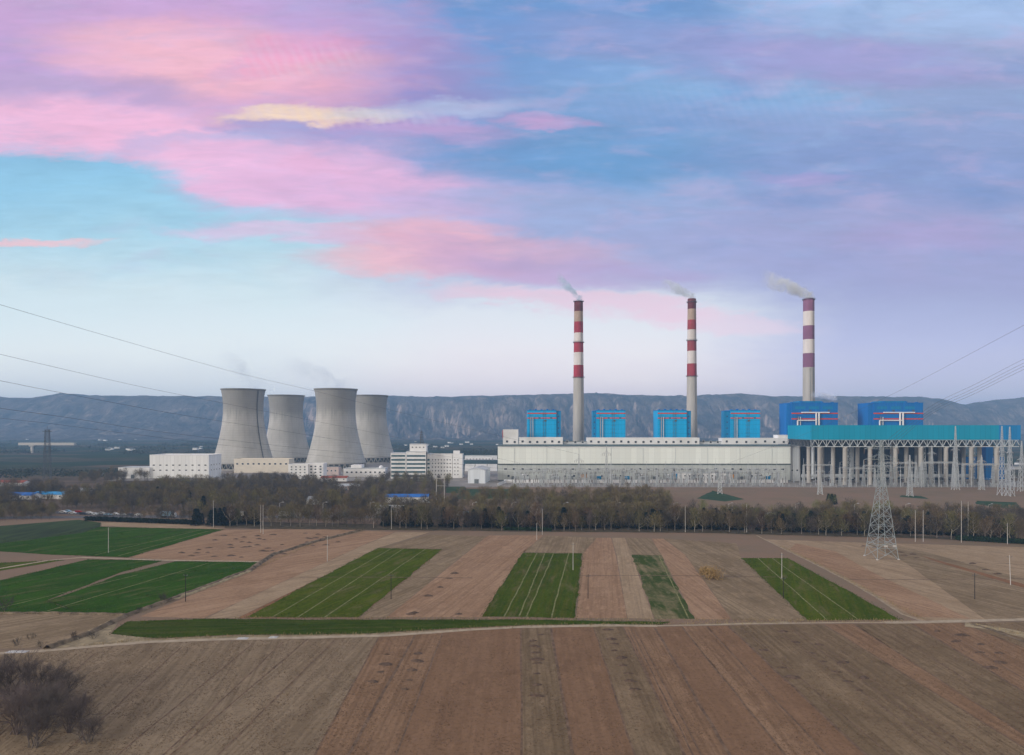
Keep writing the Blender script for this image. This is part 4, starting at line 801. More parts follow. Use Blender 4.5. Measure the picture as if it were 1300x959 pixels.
# village far across the plain
vr = random.Random(3); vill = None
mb = MB(); mb.box((-6, -4, 0), (6, 4, 4), 0, False); mb.add([(-6.5, -4.5, 4), (6.5, -4.5, 4), (6.5, 4.5, 4), (-6.5, 4.5, 4), (-6.5, 0, 6.3), (6.5, 0, 6.3)], [(0, 1, 5, 4), (2, 3, 4, 5), (1, 2, 5), (3, 0, 4)], 1)
spots = [(vr.gauss(c, s), vr.uniform(*yy)) for c, s, yy, n in ((135, 30, (557, 560), 7), (170, 22, (569, 573), 6), (75, 20, (557, 559), 4), (330, 30, (560, 565), 3), (600, 30, (560, 568), 9), (555, 20, (562, 569), 7), (260, 25, (566, 572), 5), (1290, 10, (590, 600), 3)) for _ in range(n)]
for i, (px, py) in enumerate(spots):
    g = G(px, py)
    if vill is None:
        vill = thing('village_house', '', 'house', g, 0, 'white village houses far across the plain'); hm = mb.build('wall', [MT['whiteplain'], MT['roofgrey']], vill); o = vill
    else: o = dup(vill, g, vr.uniform(-.5, .5), vr.uniform(.6, 1.2))
    o['label'] = 'tiny white village house far across the plain at the foot of the hills'
# unfinished viaduct far away
g = G(39, 575.5); r = thing('viaduct', 'lone pale viaduct deck on one pier far across the green plain', 'viaduct', g); sc_ = g.y/F
mb = MB(); mb.box((-16*sc_, 0, 10*sc_), (55*sc_, 8, 13.2*sc_)); mb.build('deck', MT['whitepole'], r); mb = MB(); mb.box((-1.2*sc_, 2, 0), (1.2*sc_, 6, 10*sc_)); mb.box((-3*sc_, 1, 8.5*sc_), (3*sc_, 7, 10*sc_)); mb.build('pier', MT['whitepole'], r)
g = P(757, 500, 4150); r = thing('hilltop_pavilion', 'tiny pavilion on the hill crest above the second boiler house', 'pavilion', (g.x, g.y, HZ(501.5, 4150))); mb = MB(); mb.lathe([(9, -12), (9, 7), (13, 7), (0.1, 17)], 6); mb.build('wall', MT['darkband'], r)
# ------------------------------------------------------------------ electrical plant
def lattice(mb, base, top, w0, w1, h, n, t, twist=0.):
    """square lattice mast from base to top; returns corner function"""
    base = Vector(base); top = Vector(top)
    def corner(q, k):
        w = (w0+(w1-w0)*q)/2; c = base.lerp(top, q); s = ((-1, -1), (1, -1), (1, 1), (-1, 1))[k]; return c+Vector((s[0]*w, s[1]*w, 0))
    qs = [1-(1-i/n)**1.25 for i in range(n+1)] if w1 < w0*.6 else [i/n for i in range(n+1)]
    for k in range(4): mb.bar(corner(0, k), corner(1, k), t*1.5)
    for i in range(n):
        for k in range(4):
            k2 = (k+1) % 4
            mb.bar(corner(qs[i], k), corner(qs[i+1], k2), t, cap=False); mb.bar(corner(qs[i], k2), corner(qs[i+1], k), t, cap=False); mb.bar(corner(qs[i+1], k), corner(qs[i+1], k2), t, cap=False)
    return corner
def crossarm(z, L, t, w):
    mb = MB()
    for s in (-1, 1):
        tip = (s*L, 0, z)
        for y in (-w, w): mb.bar((s*w, y, z), tip, t); mb.bar((s*w, y, z+2.2), tip, t)
        for k in range(1, 4): q = k/4; mb.bar((s*(w+(L-w)*q), w*(1-q), z), (s*(w+(L-w)*q), w*(1-q), z+2.2*(1-q)), t*.8); mb.bar((s*(w+(L-w)*q), -w*(1-q), z), (s*(w+(L-w)*(q-.25)), -w*(1-q), z+2.2*(1.25-q)), t*.8)
    return mb
def insul_mesh(L=2.2):
    mb = MB(); pr = [(.05, 0)]
    for k in range(7): pr += [(.2, -L*(k+.3)/7), (.08, -L*(k+.7)/7)]
    mb.lathe(pr, 6); return mb
def pylon(name, label, loc, H, w0, arms, t=.2, m='steel', rz=0., group=None, bend=.62, L=7.5):
    r = thing(name, label, 'pylon', loc, rz, group); mb = MB()
    zb = H*bend; wb = w0*.28
    lattice(mb, (0, 0, 0), (0, 0, zb), w0, wb, zb, 8, t); mb.build('lower_body', MT[m], r)
    mb = MB(); lattice(mb, (0, 0, zb), (0, 0, H), wb, wb*.35, H-zb, 8, t*.8); mb.build('upper_body', MT[m], r)
    ft = MB()
    for s in ((-1, -1), (1, -1), (1, 1), (-1, 1)): ft.box((s[0]*w0/2-.35, s[1]*w0/2-.35, 0), (s[0]*w0/2+.35, s[1]*w0/2+.35, .4))
    ft.build('footing', MT['whitepole'], r)
    for z in arms:
        ca = crossarm(z, L, t*.8, wb*.35).build('crossarm', MT[m], r)
        for x in (-L, -L*.55, L*.55, L):
            i = insul_mesh(); i.build('insulator', MT['insul'], ca, loc=(x, 0, z))
    return r
MT['pylonsteel'] = M('weathered_galvanised_steel', (.34, .39, .40), .55, .15, .5, metal=.2)
rp = pylon('lattice_pylon', 'tall grey lattice pylon standing in the ploughed field before the tree row', G(1119, 708.5), 49.5, 9.2, (36.5, 41.5, 46), .12, 'pylonsteel', .06)
mb = MB()
for a, b in (((-4, -4), (4, -4)), ((4, -4), (4, 4)), ((4, 4), (-4, 4)), ((-4, 4), (-4, -4))): mb.bar((a[0], a[1], 6.4), (b[0], b[1], 6.4), .16); mb.bar((a[0], a[1], 5.8), (b[0], b[1], 5.8), .1)
mb.build('anti_climb_frame', MT['pylonsteel'], rp)
for sx_ in (-1.6, 2.2): mb = MB(); mb.box((sx_, -4.4, 5.3), (sx_+1.6, -4.3, 6.1)); mb.build('sign_plate', MT['rag'], rp)
g = G(60, 608); r = thing('steel_mast', 'dark narrow lattice mast standing alone against the far green plain', 'mast', g, .3); H = (608-541)*g.y/F
mb = MB(); lattice(mb, (0, 0, 0), (0, 0, H-4), 6.4, 3.6, H-4, 13, .24); mb.build('lattice_body', MT['darksteel'], r)
mb = MB(); mb.box((-4.4, -.5, H-6), (4.4, .5, H-5.4)); mb.bar((0, 0, H-4), (0, 0, H), .3)
mb.build('crossarm', MT['darksteel'], r)
sy = [(1155, 630, 578, 'lattice mast'), (1183, 618, 566, 'lattice mast'), (1213, 622, 541, 'lattice mast'), (1246, 622, 578, 'lattice mast'), (1272, 629, 541, 'lattice mast'), (1282, 630, 542, 'lattice mast'), (770, 616, 566, 'm'), (735, 616, 577, 'm'), (914, 627, 590, 'm'), (1041, 628, 592, 'm'), (1297, 624, 560, 'm')]
whr = ['in front of the third condenser column', 'below the teal wall, fourth along the condenser', 'with needle tip reaching over the teal wall middle', 'near the deep blue shaft', 'with needle tip before the blue condenser end', 'beside the needle mast at the condenser end', 'before the second boiler house', 'below the slender first chimney', 'in front of the fourth boiler house', 'at the condenser corner', 'past the end of the condenser']
for (px, pb, pt, _), wtxt in zip(sy, whr):
    g = G(px, pb); H = (pb-pt)*g.y/F; pylon('switchyard_mast', 'slim grey lattice mast in the switchyard '+wtxt, g, H, 4.6 if H > 40 else 3.6, (H*.62,) if H > 40 else (H*.8,), .19, 'steel', random.uniform(-.3, .3), 'lattice masts of the switchyard', .75, 4.)
def gantry(L, H):
    r = thing('switchyard_gantry', '', 'gantry', (0, 0, 0), 0, 'switchyard gantries before the hall and condenser')
    for s in (-1, 1):
        mb = MB(); lattice(mb, (s*L/2, 0, 0), (s*L/2, 0, H), 2.4, .9, H, 7, .2); mb.bar((s*L/2, 0, H), (s*L/2, 0, H+6), .26); mb.build('lattice_column', MT['steel'], r)
    mb = MB(); n = int(L/2)
    for y in (-.5, .5):
        for z in (H-.5, H+.5): mb.bar((-L/2, y, z), (L/2, y, z), .28)
        for k in range(n): a, b = -L/2+L*k/n, -L/2+L*(k+1)/n; mb.bar((a, y, H-.5 if k % 2 else H+.5), (b, y, H+.5 if k % 2 else H-.5), .18, cap=False)
    mb.build('lattice_beam', MT['steel'], r)
    for k in range(6): insul_mesh(2.4).build('insulator', MT['insul'], r, loc=(-L/2+L*(k+.5)/6, 0, H-.5))
    return r
sw = random.Random(11); ga = gantry(24, 13.5); gb = gantry(26, 20)
SPOT = []
for row, (Y, a, b, n, src) in enumerate([(646, 655, 990, 11, ga), (664, 660, 985, 10, ga), (682, 668, 980, 9, ga), (640, 1022, 1285, 7, gb), (651-22, 1075, 1262, 4, gb)]):
    for i in range(n):
        px = a+(b-a)*(i+.5)/n; SPOT.append((row, i, WX(px, Y)+sw.uniform(-3, 3), Y+sw.uniform(-2, 2), src, n))
used = set(); RW = ['front row by the brown field', 'middle row before the cream hall', 'back row against the cream hall', 'tall row under the teal condenser', 'outermost tall row before the condenser']
for row, i, x, y, src, n in SPOT:
    lab = 'grey lattice gantry in the %s, %s from the cooling towers' % (RW[row], nth(i))
    if id(src) not in used: used.add(id(src)); o = src; o.location = (x, y, 0); o['label'] = lab
    else: o = dup(src, (x, y, 0), sw.uniform(-.05, .05), sw.uniform(.85, 1.15), lab)
# post insulators / breakers in bays
r = thing('post_insulator', '', 'switchgear post', (0, 0, 0), 0, 'switchgear posts filling the switchyard')
mb = MB(); mb.bar((-.5, 0, 0), (-.4, 0, 3), .22); mb.bar((.5, 0, 0), (.4, 0, 3), .22); mb.box((-.8, -.3, 3), (.8, .3, 3.3)); mb.build('pedestal', MT['steel'], r)
mb = MB(); pr = [(.12, 3.3)]
for k in range(8): pr += [(.32, 3.4+k*.4), (.16, 3.6+k*.4)]
mb.lathe(pr+[(.3, 6.7), (.01, 6.8)], 8); mb.build('insulator', MT['insul'], r)
mb = MB(); mb.bar((-1.6, 0, 6.9), (1.6, 0, 6.9), .2); mb.build('contact_arm', MT['paintsteel'], r)
first = True; cnt = 0
for row, (Y, a, b, n) in enumerate([(632, 646, 1005, 52), (648, 650, 1000, 50), (664, 655, 1000, 46), (680, 660, 1000, 40), (644, 1025, 1290, 36), (632, 1050, 1295, 30), (660, 1030, 1290, 30)]):
    for i in range(n):
        if sw.random() < .1: continue
        px = a+(b-a)*(i+.5)/n; loc = (WX(px, Y)+sw.uniform(-1.5, 1.5), Y+sw.uniform(-3, 3), 0)
        if first: o = r; o.location = loc; first = False
        else: o = dup(r, loc, sw.uniform(-.2, .2), sw.uniform(.75, 1.25))
        o['label'] = 'thin switchgear post with brown insulator standing among many in the switchyard'
mp = None
for i in range(46):
    px = 650+i*14.2+sw.uniform(-4, 4); Y = sw.choice((636, 650, 668, 684)) if px < 1010 else sw.choice((630, 640, 650)); g = (WX(px, Y), Y, 0)
    if mp is None:
        mp = thing('lightning_mast', '', 'mast', g, 0, 'thin lightning masts of the switchyard'); mb = MB(); mb.bar((0, 0, 0), (0, 0, 15), .5, n=8, w2=.34); mb.bar((0, 0, 15), (0, 0, 22), .3, n=6, w2=.1); mb.build('shaft', MT['steel'], mp); mb = MB(); mb.box((-.9, -.12, 11), (.9, .12, 11.3)); mb.box((-.5, -.12, 14.8), (.5, .12, 15.1)); mb.build('bracket', MT['steel'], mp); o = mp
    else: o = dup(mp, g, sw.uniform(-.4, .4), sw.uniform(.6, 1.15))
    o['label'] = 'thin pale lightning mast in the switchyard, %s counting from the sheet shed end' % nth(i)
def busbar(label, a, b, n, r_=.07):
    a = Vector(a); b = Vector(b); mb = MB(); pts = []
    for i in range(n*6+1):
        q = i/(n*6); u = (q*n) % 1; pts.append(a.lerp(b, q)-Vector((0, 0, 1.6*4*u*(1-u))))
    mb.tube(pts, r_, n=4); tag(mb.build('busbar', MT['cable']), label, 'busbar', 'sagging busbar wires over the switchyard')
for i, (Y, x0, x1, z, w) in enumerate(((646, 652, 1000, 13, 'front gantry row before the hall'), (648, 652, 1000, 16.5, 'earth wire of the front gantry row'), (664, 656, 1000, 13, 'middle gantry row before the hall'), (682, 660, 1000, 13, 'back gantry row against the hall'), (640, 1022, 1290, 19.5, 'tall gantry row under the condenser'), (638, 1022, 1290, 16, 'lower line of the tall gantry row'), (629, 1060, 1300, 19.5, 'outermost gantry row before the condenser'))):
    busbar('long sagging busbar wire along the '+w, (WX(x0, Y), Y, z), (WX(x1, Y), Y, z), 12)
# transformers
def transformer():
    r = thing('transformer', '', 'transformer', (0, 0, 0), 0, 'transformers along the turbine hall foot')
    mb = MB(); mb.box((-4, -2, .5), (4, 2, 5)); mb.box((-3.4, -1.5, 5.003), (3.4, 1.5, 5.5)); mb.build('tank', MT['greysheet'], r)
    for s in (-1, 1):
        mb = MB()
        for k in range(9): mb.box((-3.7+k*.85, s*2.25-.25+(0), 1), (-3.45+k*.85, s*2.25+.25, 4.6))
        mb.build('radiator', MT['steel'], r)
    for x in (-2.2, 0, 2.2):
        mb = MB(); pr = [(.15, 5.5)]
        for k in range(6): pr += [(.34, 5.6+k*.4), (.18, 5.8+k*.4)]
        mb.lathe(pr+[(.01, 8.2)], 8, c=(x, 0)); mb.build('bushing', MT['insul'], r)
    mb = MB(); mb.bar((-4.2, 1.2, 7), (1, 1.2, 7), 1.3, n=10); mb.bar((-3, 1.2, 5.5), (-3, 1.2, 6.5), .3); mb.bar((0, 1.2, 5.5), (0, 1.2, 6.5), .3); mb.build('conservator', MT['whiteplain'], r)
    return r
tr = transformer()
for i in range(9):
    loc = (WX(668+i*37, 691), 691, 0)
    o = tr if i == 0 else dup(tr, loc, 0); o.location = loc; o['label'] = 'grey oil transformer against the turbine hall foot, %s counting from the sheet shed' % nth(i)
for px, lab in ((741, 'orange equipment cabin at the hall foot below the slender chimney'), (927, 'orange equipment cabin near the condenser end of the hall')):
    r = thing('equipment_cabin', lab, 'cabin', (WX(px, 688), 687, 0)); mb = MB(); mb.box((-3, -1.5, 4.2), (3, 1.5, 8)); mb.build('body', MT['orange'], r); mb = MB(); mb.box((-2.8, -1.3, 0), (2.8, 1.3, 4.19)); mb.build('base', MT['steel'], r); mb = MB(); mb.box((-3.3, -1.8, 8.003), (3.3, 1.8, 8.25)); mb.build('roof', MT['roofgrey'], r)
# control building and yard walls
x0, x1, _ = px_b(858, 926, 600, 686); q = building('relay_house', 'low white relay house with small windows at the hall foot among gantries', 'relay house', x0, x1, 684, 692, 9.5, 'whiteplain', 'greysheet')
banks(q, [-q['w']+4+i*4.6 for i in range(11)], (2, 5.8), 1.8, 1.6, q['d'])
for s in (-1, 1): trim(q, 'door', (-q['w']-2.5+s*2, -q['d']-.1, 0), (-q['w']-1+s*2, -q['d']-.01, 9), 'bluestair')
def wall(name, label, a, b, h, m='whiteplain', posts=True, t=.4, group=None, cat='wall'):
    a = Vector(a); b = Vector(b); d = b-a; L = d.length; r = thing(name, label, cat, a, math.atan2(d.y, d.x), group)
    mb = MB(); mb.box((0, -t/2, 0), (L, t/2, h)); mb.build('wall_panel', MT[m], r)
    cp = MB(); cp.box((-.1, -t/2-.1, h+.003), (L+.1, t/2+.1, h+.2)); cp.build('coping', MT['greysheet'], r)
    return r
wall('boundary_wall', 'long low pale wall between switchyard and turbine hall', (WX(640, 678), 678, 0), (WX(1000, 678), 678, 0), 3.2)
wall('boundary_wall', 'pale boundary wall between the sheet shed and switchyard corner', (WX(632, 640), 640, 0), (WX(648, 700), 700, 0), 2.6)
def fence(label, a, b, h=2.6, step=5.):
    a = Vector(a); b = Vector(b); d = b-a; L = d.length; r = thing('wire_fence', label, 'fence', a, math.atan2(d.y, d.x)); n = int(L/step)
    mb = MB()
    for z in (.4, 1.1, 1.8, 2.5): mb.bar((0, 0, z), (L, 0, z), .05, cap=False)
    mb.build('fence_wire', MT['steel'], r); pm = MB(); pm.bar((0, 0, 0), (0, 0, h), .16); p0 = pm.build('post', MT['whitepole'], r)
    for k in range(1, n+1): link('post', p0.data, r, (k*L/n, 0, 0))
fence('pale wire fence along the front of the switchyard before the hall', (WX(640, 631), 631, 0), (WX(1010, 631), 631, 0)); fence('pale wire fence along the front of the switchyard before the condenser', (WX(1012, 626), 626, 0), (WX(1320, 626), 626, 0), 2.6, 6)
# ------------------------------------------------------------------ poles and wires
def poles():
    PL = [(137.6, 670, 702, 'w', 'pale pole standing in the far bright green field'), (271, 635.5, 670, 'w', 'tall pale pole at the wood edge beside dark conifers'), (331, 641, 677, 'w', 'pale pole of a close pair at field edge near cooling towers'), (334, 641, 678, 'w', 'slightly nearer pale pole of the close pair at field edge'),
          (235.6, 728, 764, 'd', 'dark pole by the terrace bank at the bright green field'), (415.5, 680, 713, 'w', 'white pole in the brown field above the olive wheat strip'), (496.5, 728, 761, 'd', 'dark pole at the corner of the olive wheat strip'), (497, 642, 672, 'w', 'pale pole before the tree row below the blue shed'),
          (688.5, 646, 679, 'w', 'taller pale pole at field edge above the striped green plot'), (681.5, 664, 686, 'w', 'shorter pale pole at field edge above the striped green plot'), (727.5, 689, 724, 'w', 'white pole inside the striped green plot'), (746.5, 729, 760, 'd', 'dark pole on brown soil next to the striped green plot'),
          (992.5, 702, 735, 'w', 'white pole in the green plot below the condenser'), (994.5, 732, 760, 'd', 'dark pole beside the green plot below the condenser'), (1237.5, 728, 761, 'd', 'dark pole alone in the wide brown field past the pylon'), (1283, 705, 743, 'w', 'slightly leaning white pole in the wide brown field past the pylon'),
          (1162, 648, 688, 'w', 'pale pole of the pair next to the lattice pylon, nearer the pylon'), (1172, 648, 688, 'w', 'pale pole of the pair next to the lattice pylon, farther from it'), (1220.5, 636, 689, 'w', 'tallest pale pole at the field edge past the pylon'), (1229, 637, 685, 'w', 'pale pole just behind the tallest field edge pole'), (1279, 664, 691, 'w', 'thin pale pole by the last trees of the row'), (948, 640, 676, 'w', 'pale pole among the roadside trees below the fourth boiler house'), (870, 642, 676, 'w', 'pale pole among the roadside trees below the middle chimney')]
    for px, yt, yb, k, lab in PL:
        g = G(px, yb); H = (yb-yt)*g.y/F; r = thing('utility_pole', lab, 'pole', g, random.uniform(-.3, .3), 'utility poles across the fields')
        mb = MB(); lean = -.35 if px == 1283 else random.uniform(-.05, .05); mb.bar((0, 0, 0), (lean, 0, H), .21, n=10, w2=.14); mb.build('shaft', MT['whitepole' if k == 'w' else 'darkwood'], r)
        mb = MB(); mb.bar((lean-.8, 0, H-.7), (lean+.8, 0, H-.7), .11); mb.build('crossarm', MT['darksteel'], r)
        for x in (-.7, 0, .7): mb = MB(); mb.lathe([(.05, H-.65), (.09, H-.5), (.04, H-.35)], 8, c=(lean+x, 0)); mb.build('insulator', MT['insul'], r)
    g = G(559, 645); s = g.y/F; r = thing('pole_gantry', 'H-shaped timber pole pair with crossbeam in the wood before the sheet shed', 'pole', g)
    for x in (-5.2, 5.2): mb = MB(); mb.bar((x*s, 0, 0), (x*s*.95, 0, 39*s), .42, n=10, w2=.3); mb.build('shaft', MT['whitepole'], r)
    mb = MB(); mb.box((-6.4*s, -.15, 37*s), (6.4*s, .15, 37.6*s)); mb.bar((-5*s, 0, 28*s), (5*s, 0, 28*s), .22); mb.build('crossbeam', MT['whitepole'], r)
    lp = None; k = 0
    for px in (355, 410, 470, 540, 600, 650, 716, 782, 855, 925, 1010, 1085, 1150, 1255):
        g = G(px, 660+.004*max(0, px-600)); 
        if lp is None:
            lp = thing('street_lamp', '', 'street lamp', g, 0, 'street lamps along the highway'); mb = MB(); mb.bar((0, 0, 0), (0, 0, 10), .24, n=8, w2=.14); mb.bar((0, 0, 9.9), (1.8, 0, 10.5), .12); mb.build('shaft', MT['whitepole'], lp); mb = MB(); mb.box((1.6, -.2, 10.4), (2.6, .2, 10.62)); mb.build('lamp_head', MT['greysheet'], lp); o = lp
        else: o = dup(lp, g)
        o['label'] = 'slim street lamp by the highway behind the trees, %s from the conifer clump' % nth(k); k += 1
poles()
def wires():
    def cable(label, pts, r=.055, group=None):
        q = [P(*p) for p in pts]; pp = []
        for i in range(len(q)-1):     # Catmull-Rom between surveyed points
            a, b, c, d = q[max(0, i-1)], q[i], q[i+1], q[min(len(q)-1, i+2)]
            for k in range(10):
                t = k/10; pp.append(.5*((2*b)+(-a+c)*t+(2*a-5*b+4*c-d)*t*t+(-a+3*b-3*c+d)*t**3))
        pp.append(q[-1]); mb = MB(); mb.tube(pp, r, n=5); o = mb.build('power_line', MT['cable'], smooth=True); tag(o, label, 'power line', group)
    g1 = 'power lines sweeping down from one side of the valley'; g2 = 'power lines descending from the hillside over the condenser'
    cable('highest power line sagging across the sky above the cooling towers', [(-160, 335, 190), (0, 387, 250), (288, 470, 390), (401, 497, 450), (530, 529, 540), (735, 577, 640)], .065, g1)
    cable('faint upper power line crossing just over the hill crest and towers', [(-160, 412, 190), (0, 450, 250), (160, 487, 320), (250, 505.5, 370), (388, 532.5, 440), (491, 553, 520), (660, 588, 640)], .06, g1)
    cable('power line crossing the hills in front of the cooling tower shells', [(-160, 452, 190), (0, 483.5, 250), (76, 498.5, 285), (216, 524.5, 345), (332, 543, 410), (388, 552, 450), (520, 573, 540), (656, 592, 640)], .065, g1)
    cable('lowest dark power line passing across the tower bases', [(-160, 495, 190), (0, 518.5, 250), (90, 531, 290), (200, 548, 345), (332, 563.7, 410), (390, 570, 450), (465, 577.7, 520), (655, 597, 640)], .065, g1)
    cable('faint low power line beneath the others near the steel mast', [(-160, 510, 190), (0, 531, 250), (60, 537.5, 290), (150, 549, 340), (290, 566, 420), (470, 585, 540), (652, 600, 640)], .05, g1)
    for k, (dy, lab) in enumerate(((0, 'uppermost of four close power lines dropping to the lattice pylon'), (5, 'second of four close power lines dropping to the lattice pylon'), (9, 'third of four close power lines dropping to the lattice pylon'), (13, 'lowest of four close power lines dropping to the lattice pylon'))):
        cable(lab, [(1420, 400+dy, 200), (1300, 456+dy, 238), (1240, 487+dy*.9, 258), (1180, 517+dy*.8, 276), (1122+k*2, 567+(k-1.5)*3, 288)], .045, g2)
    cable('single faint power line high over the teal condenser end', [(1450, 335, 200), (1300, 413, 260), (1130, 502, 380), (1010, 556, 500), (915, 592, 600)], .05, g2)
    for k, px in enumerate((0, 6)): cable(('upper' if k == 0 else 'lower')+' slack power line from lattice pylon down into the switchyard', [(1117, 572+px, 288), (1090, 592+px, 380), (1041, 596+px, 560)], .045, g2)
wires()
# ------------------------------------------------------------------ vehicles on the highway
def vehicles():
    rv = random.Random(5)
    def wheels(r, xs, y, rad):
        mb = MB()
        for k in range(12): pass
        w = MB(); w.bar((0, -.14, 0), (0, .14, 0), rad*2/1.2, n=14); o0 = None
        for x in xs:
            for s in (-1, 1):
                if o0 is None: o0 = w.build('wheel', MT['rubber'], r); o0.location = (x, s*y, rad)
                else: link('wheel', o0.data, r, (x, s*y, rad))
    def car(col):
        r = thing('parked_car', '', 'car', (0, 0, 0)); mb = MB(); pr = [(-2.2, .35), (2.2, .35), (2.25, .8), (1.3, .95), (.7, 1.45), (-1.1, 1.5), (-1.8, 1.0), (-2.25, .9)]
        n = len(pr); mb.add([(x, -.85, z) for x, z in pr]+[(x, .85, z) for x, z in pr], [tuple(range(n)), tuple(range(2*n-1, n-1, -1))]+[(i, i+n, (i+1) % n+n, (i+1) % n) for i in range(n)]); mb.build('body', MT[col], r)
        for s in (-1, 1): mb = MB(); mb.box((-1.1, s*.86-.012, .98), (.75, s*.86+.012, 1.36)); mb.build('window', MT['glass'], r)
        wheels(r, (-1.4, 1.4), .78, .33); return r
    def truck(col, cab):
        r = thing('truck', '', 'truck', (0, 0, 0)); mb = MB(); mb.box((-5, -1.2, 1.1), (1.8, 1.2, 3.7)); mb.build('cargo_box', MT[col], r)
        mb = MB(); mb.add([(2, -1.15, .6), (4, -1.15, .6), (4, -1.15, 1.6), (3.7, -1.15, 2.9), (2, -1.15, 2.9), (2, 1.15, .6), (4, 1.15, .6), (4, 1.15, 1.6), (3.7, 1.15, 2.9), (2, 1.15, 2.9)], [(0, 1, 2, 3, 4), (9, 8, 7, 6, 5), (0, 5, 6, 1), (1, 6, 7, 2), (2, 7, 8, 3), (3, 8, 9, 4), (4, 9, 5, 0)]); mb.build('cab', MT[cab], r)
        mb = MB(); mb.box((2.5, -1.18, 1.7), (3.5, 1.18, 2.6)); mb.build('window', MT['glass'], r); mb = MB(); mb.box((-4.9, -.6, .75), (3, .6, 1.09)); mb.build('chassis', MT['darksteel'], r); wheels(r, (-3.6, -2.4, 3), 1., .5); return r
    MT['carred'] = M('red_car_paint', (.45, .04, .04), .35, .05); MT['cardark'] = M('dark_car_paint', (.05, .06, .08), .3, .05)
    MT['carblue'] = M('pale_blue_paint', (.35, .55, .72), .4, .05)
    cols = [('whiteplain', 'white'), ('carblue', 'pale blue'), ('carred', 'red'), ('cardark', 'dark'), ('greysheet', 'silver')]
    C = {n: car(m) for m, n in cols}; T = {n: truck(m, c) for m, n, c in (('whiteplain', 'white', 'carblue'), ('carblue', 'pale blue', 'whiteplain'), ('greysheet', 'grey', 'carred'))}; us = set()
    def place(src, nm, px, py, lab, rz, grp):
        g = G(px, py); 
        if src.name not in us: us.add(src.name); o = src; o.location = g; o.rotation_euler = (0, 0, rz)
        else: o = dup(src, g, rz)
        o['label'] = lab; o['group'] = grp
    spots = [(80, 651.5, 'white'), (86, 650.5, 'pale blue'), (92, 652.6, 'white'), (99, 651, 'red'), (106, 653.5, 'dark'), (113, 652.4, 'white'), (121, 654, 'silver'), (129, 653, 'white'), (137, 654.6, 'pale blue'), (146, 653.8, 'white'), (156, 654.6, 'silver'), (166, 654.8, 'dark'), (176, 655, 'white')]
    for i, (px, py, n) in enumerate(spots): place(C[n], n, px, py, '%s car parked along the roadside shops, %s from the dense brown shrubs' % (n, nth(i)), rv.uniform(-.4, .2), 'cars parked by the roadside shops')
    k = 0
    for px in (215, 300, 365, 428, 512, 585, 617, 655, 733, 765, 812, 880, 905, 975, 1032, 1108, 1200, 1245, 1285):
        n = rv.choice(('white', 'pale blue', 'grey', 'white')); place(T[n], n, px, 657.3+.004*max(0, px-600), '%s box truck on the highway behind the roadside trees, %s from the roadside shops' % (n, nth(k)), PI if k % 2 else 0, 'trucks on the highway behind the trees'); k += 1
    for o in list(C.values())+list(T.values()):
        if o.name not in us:
            for c in list(o.children): bpy.data.objects.remove(c)
            bpy.data.objects.remove(o)
vehicles()
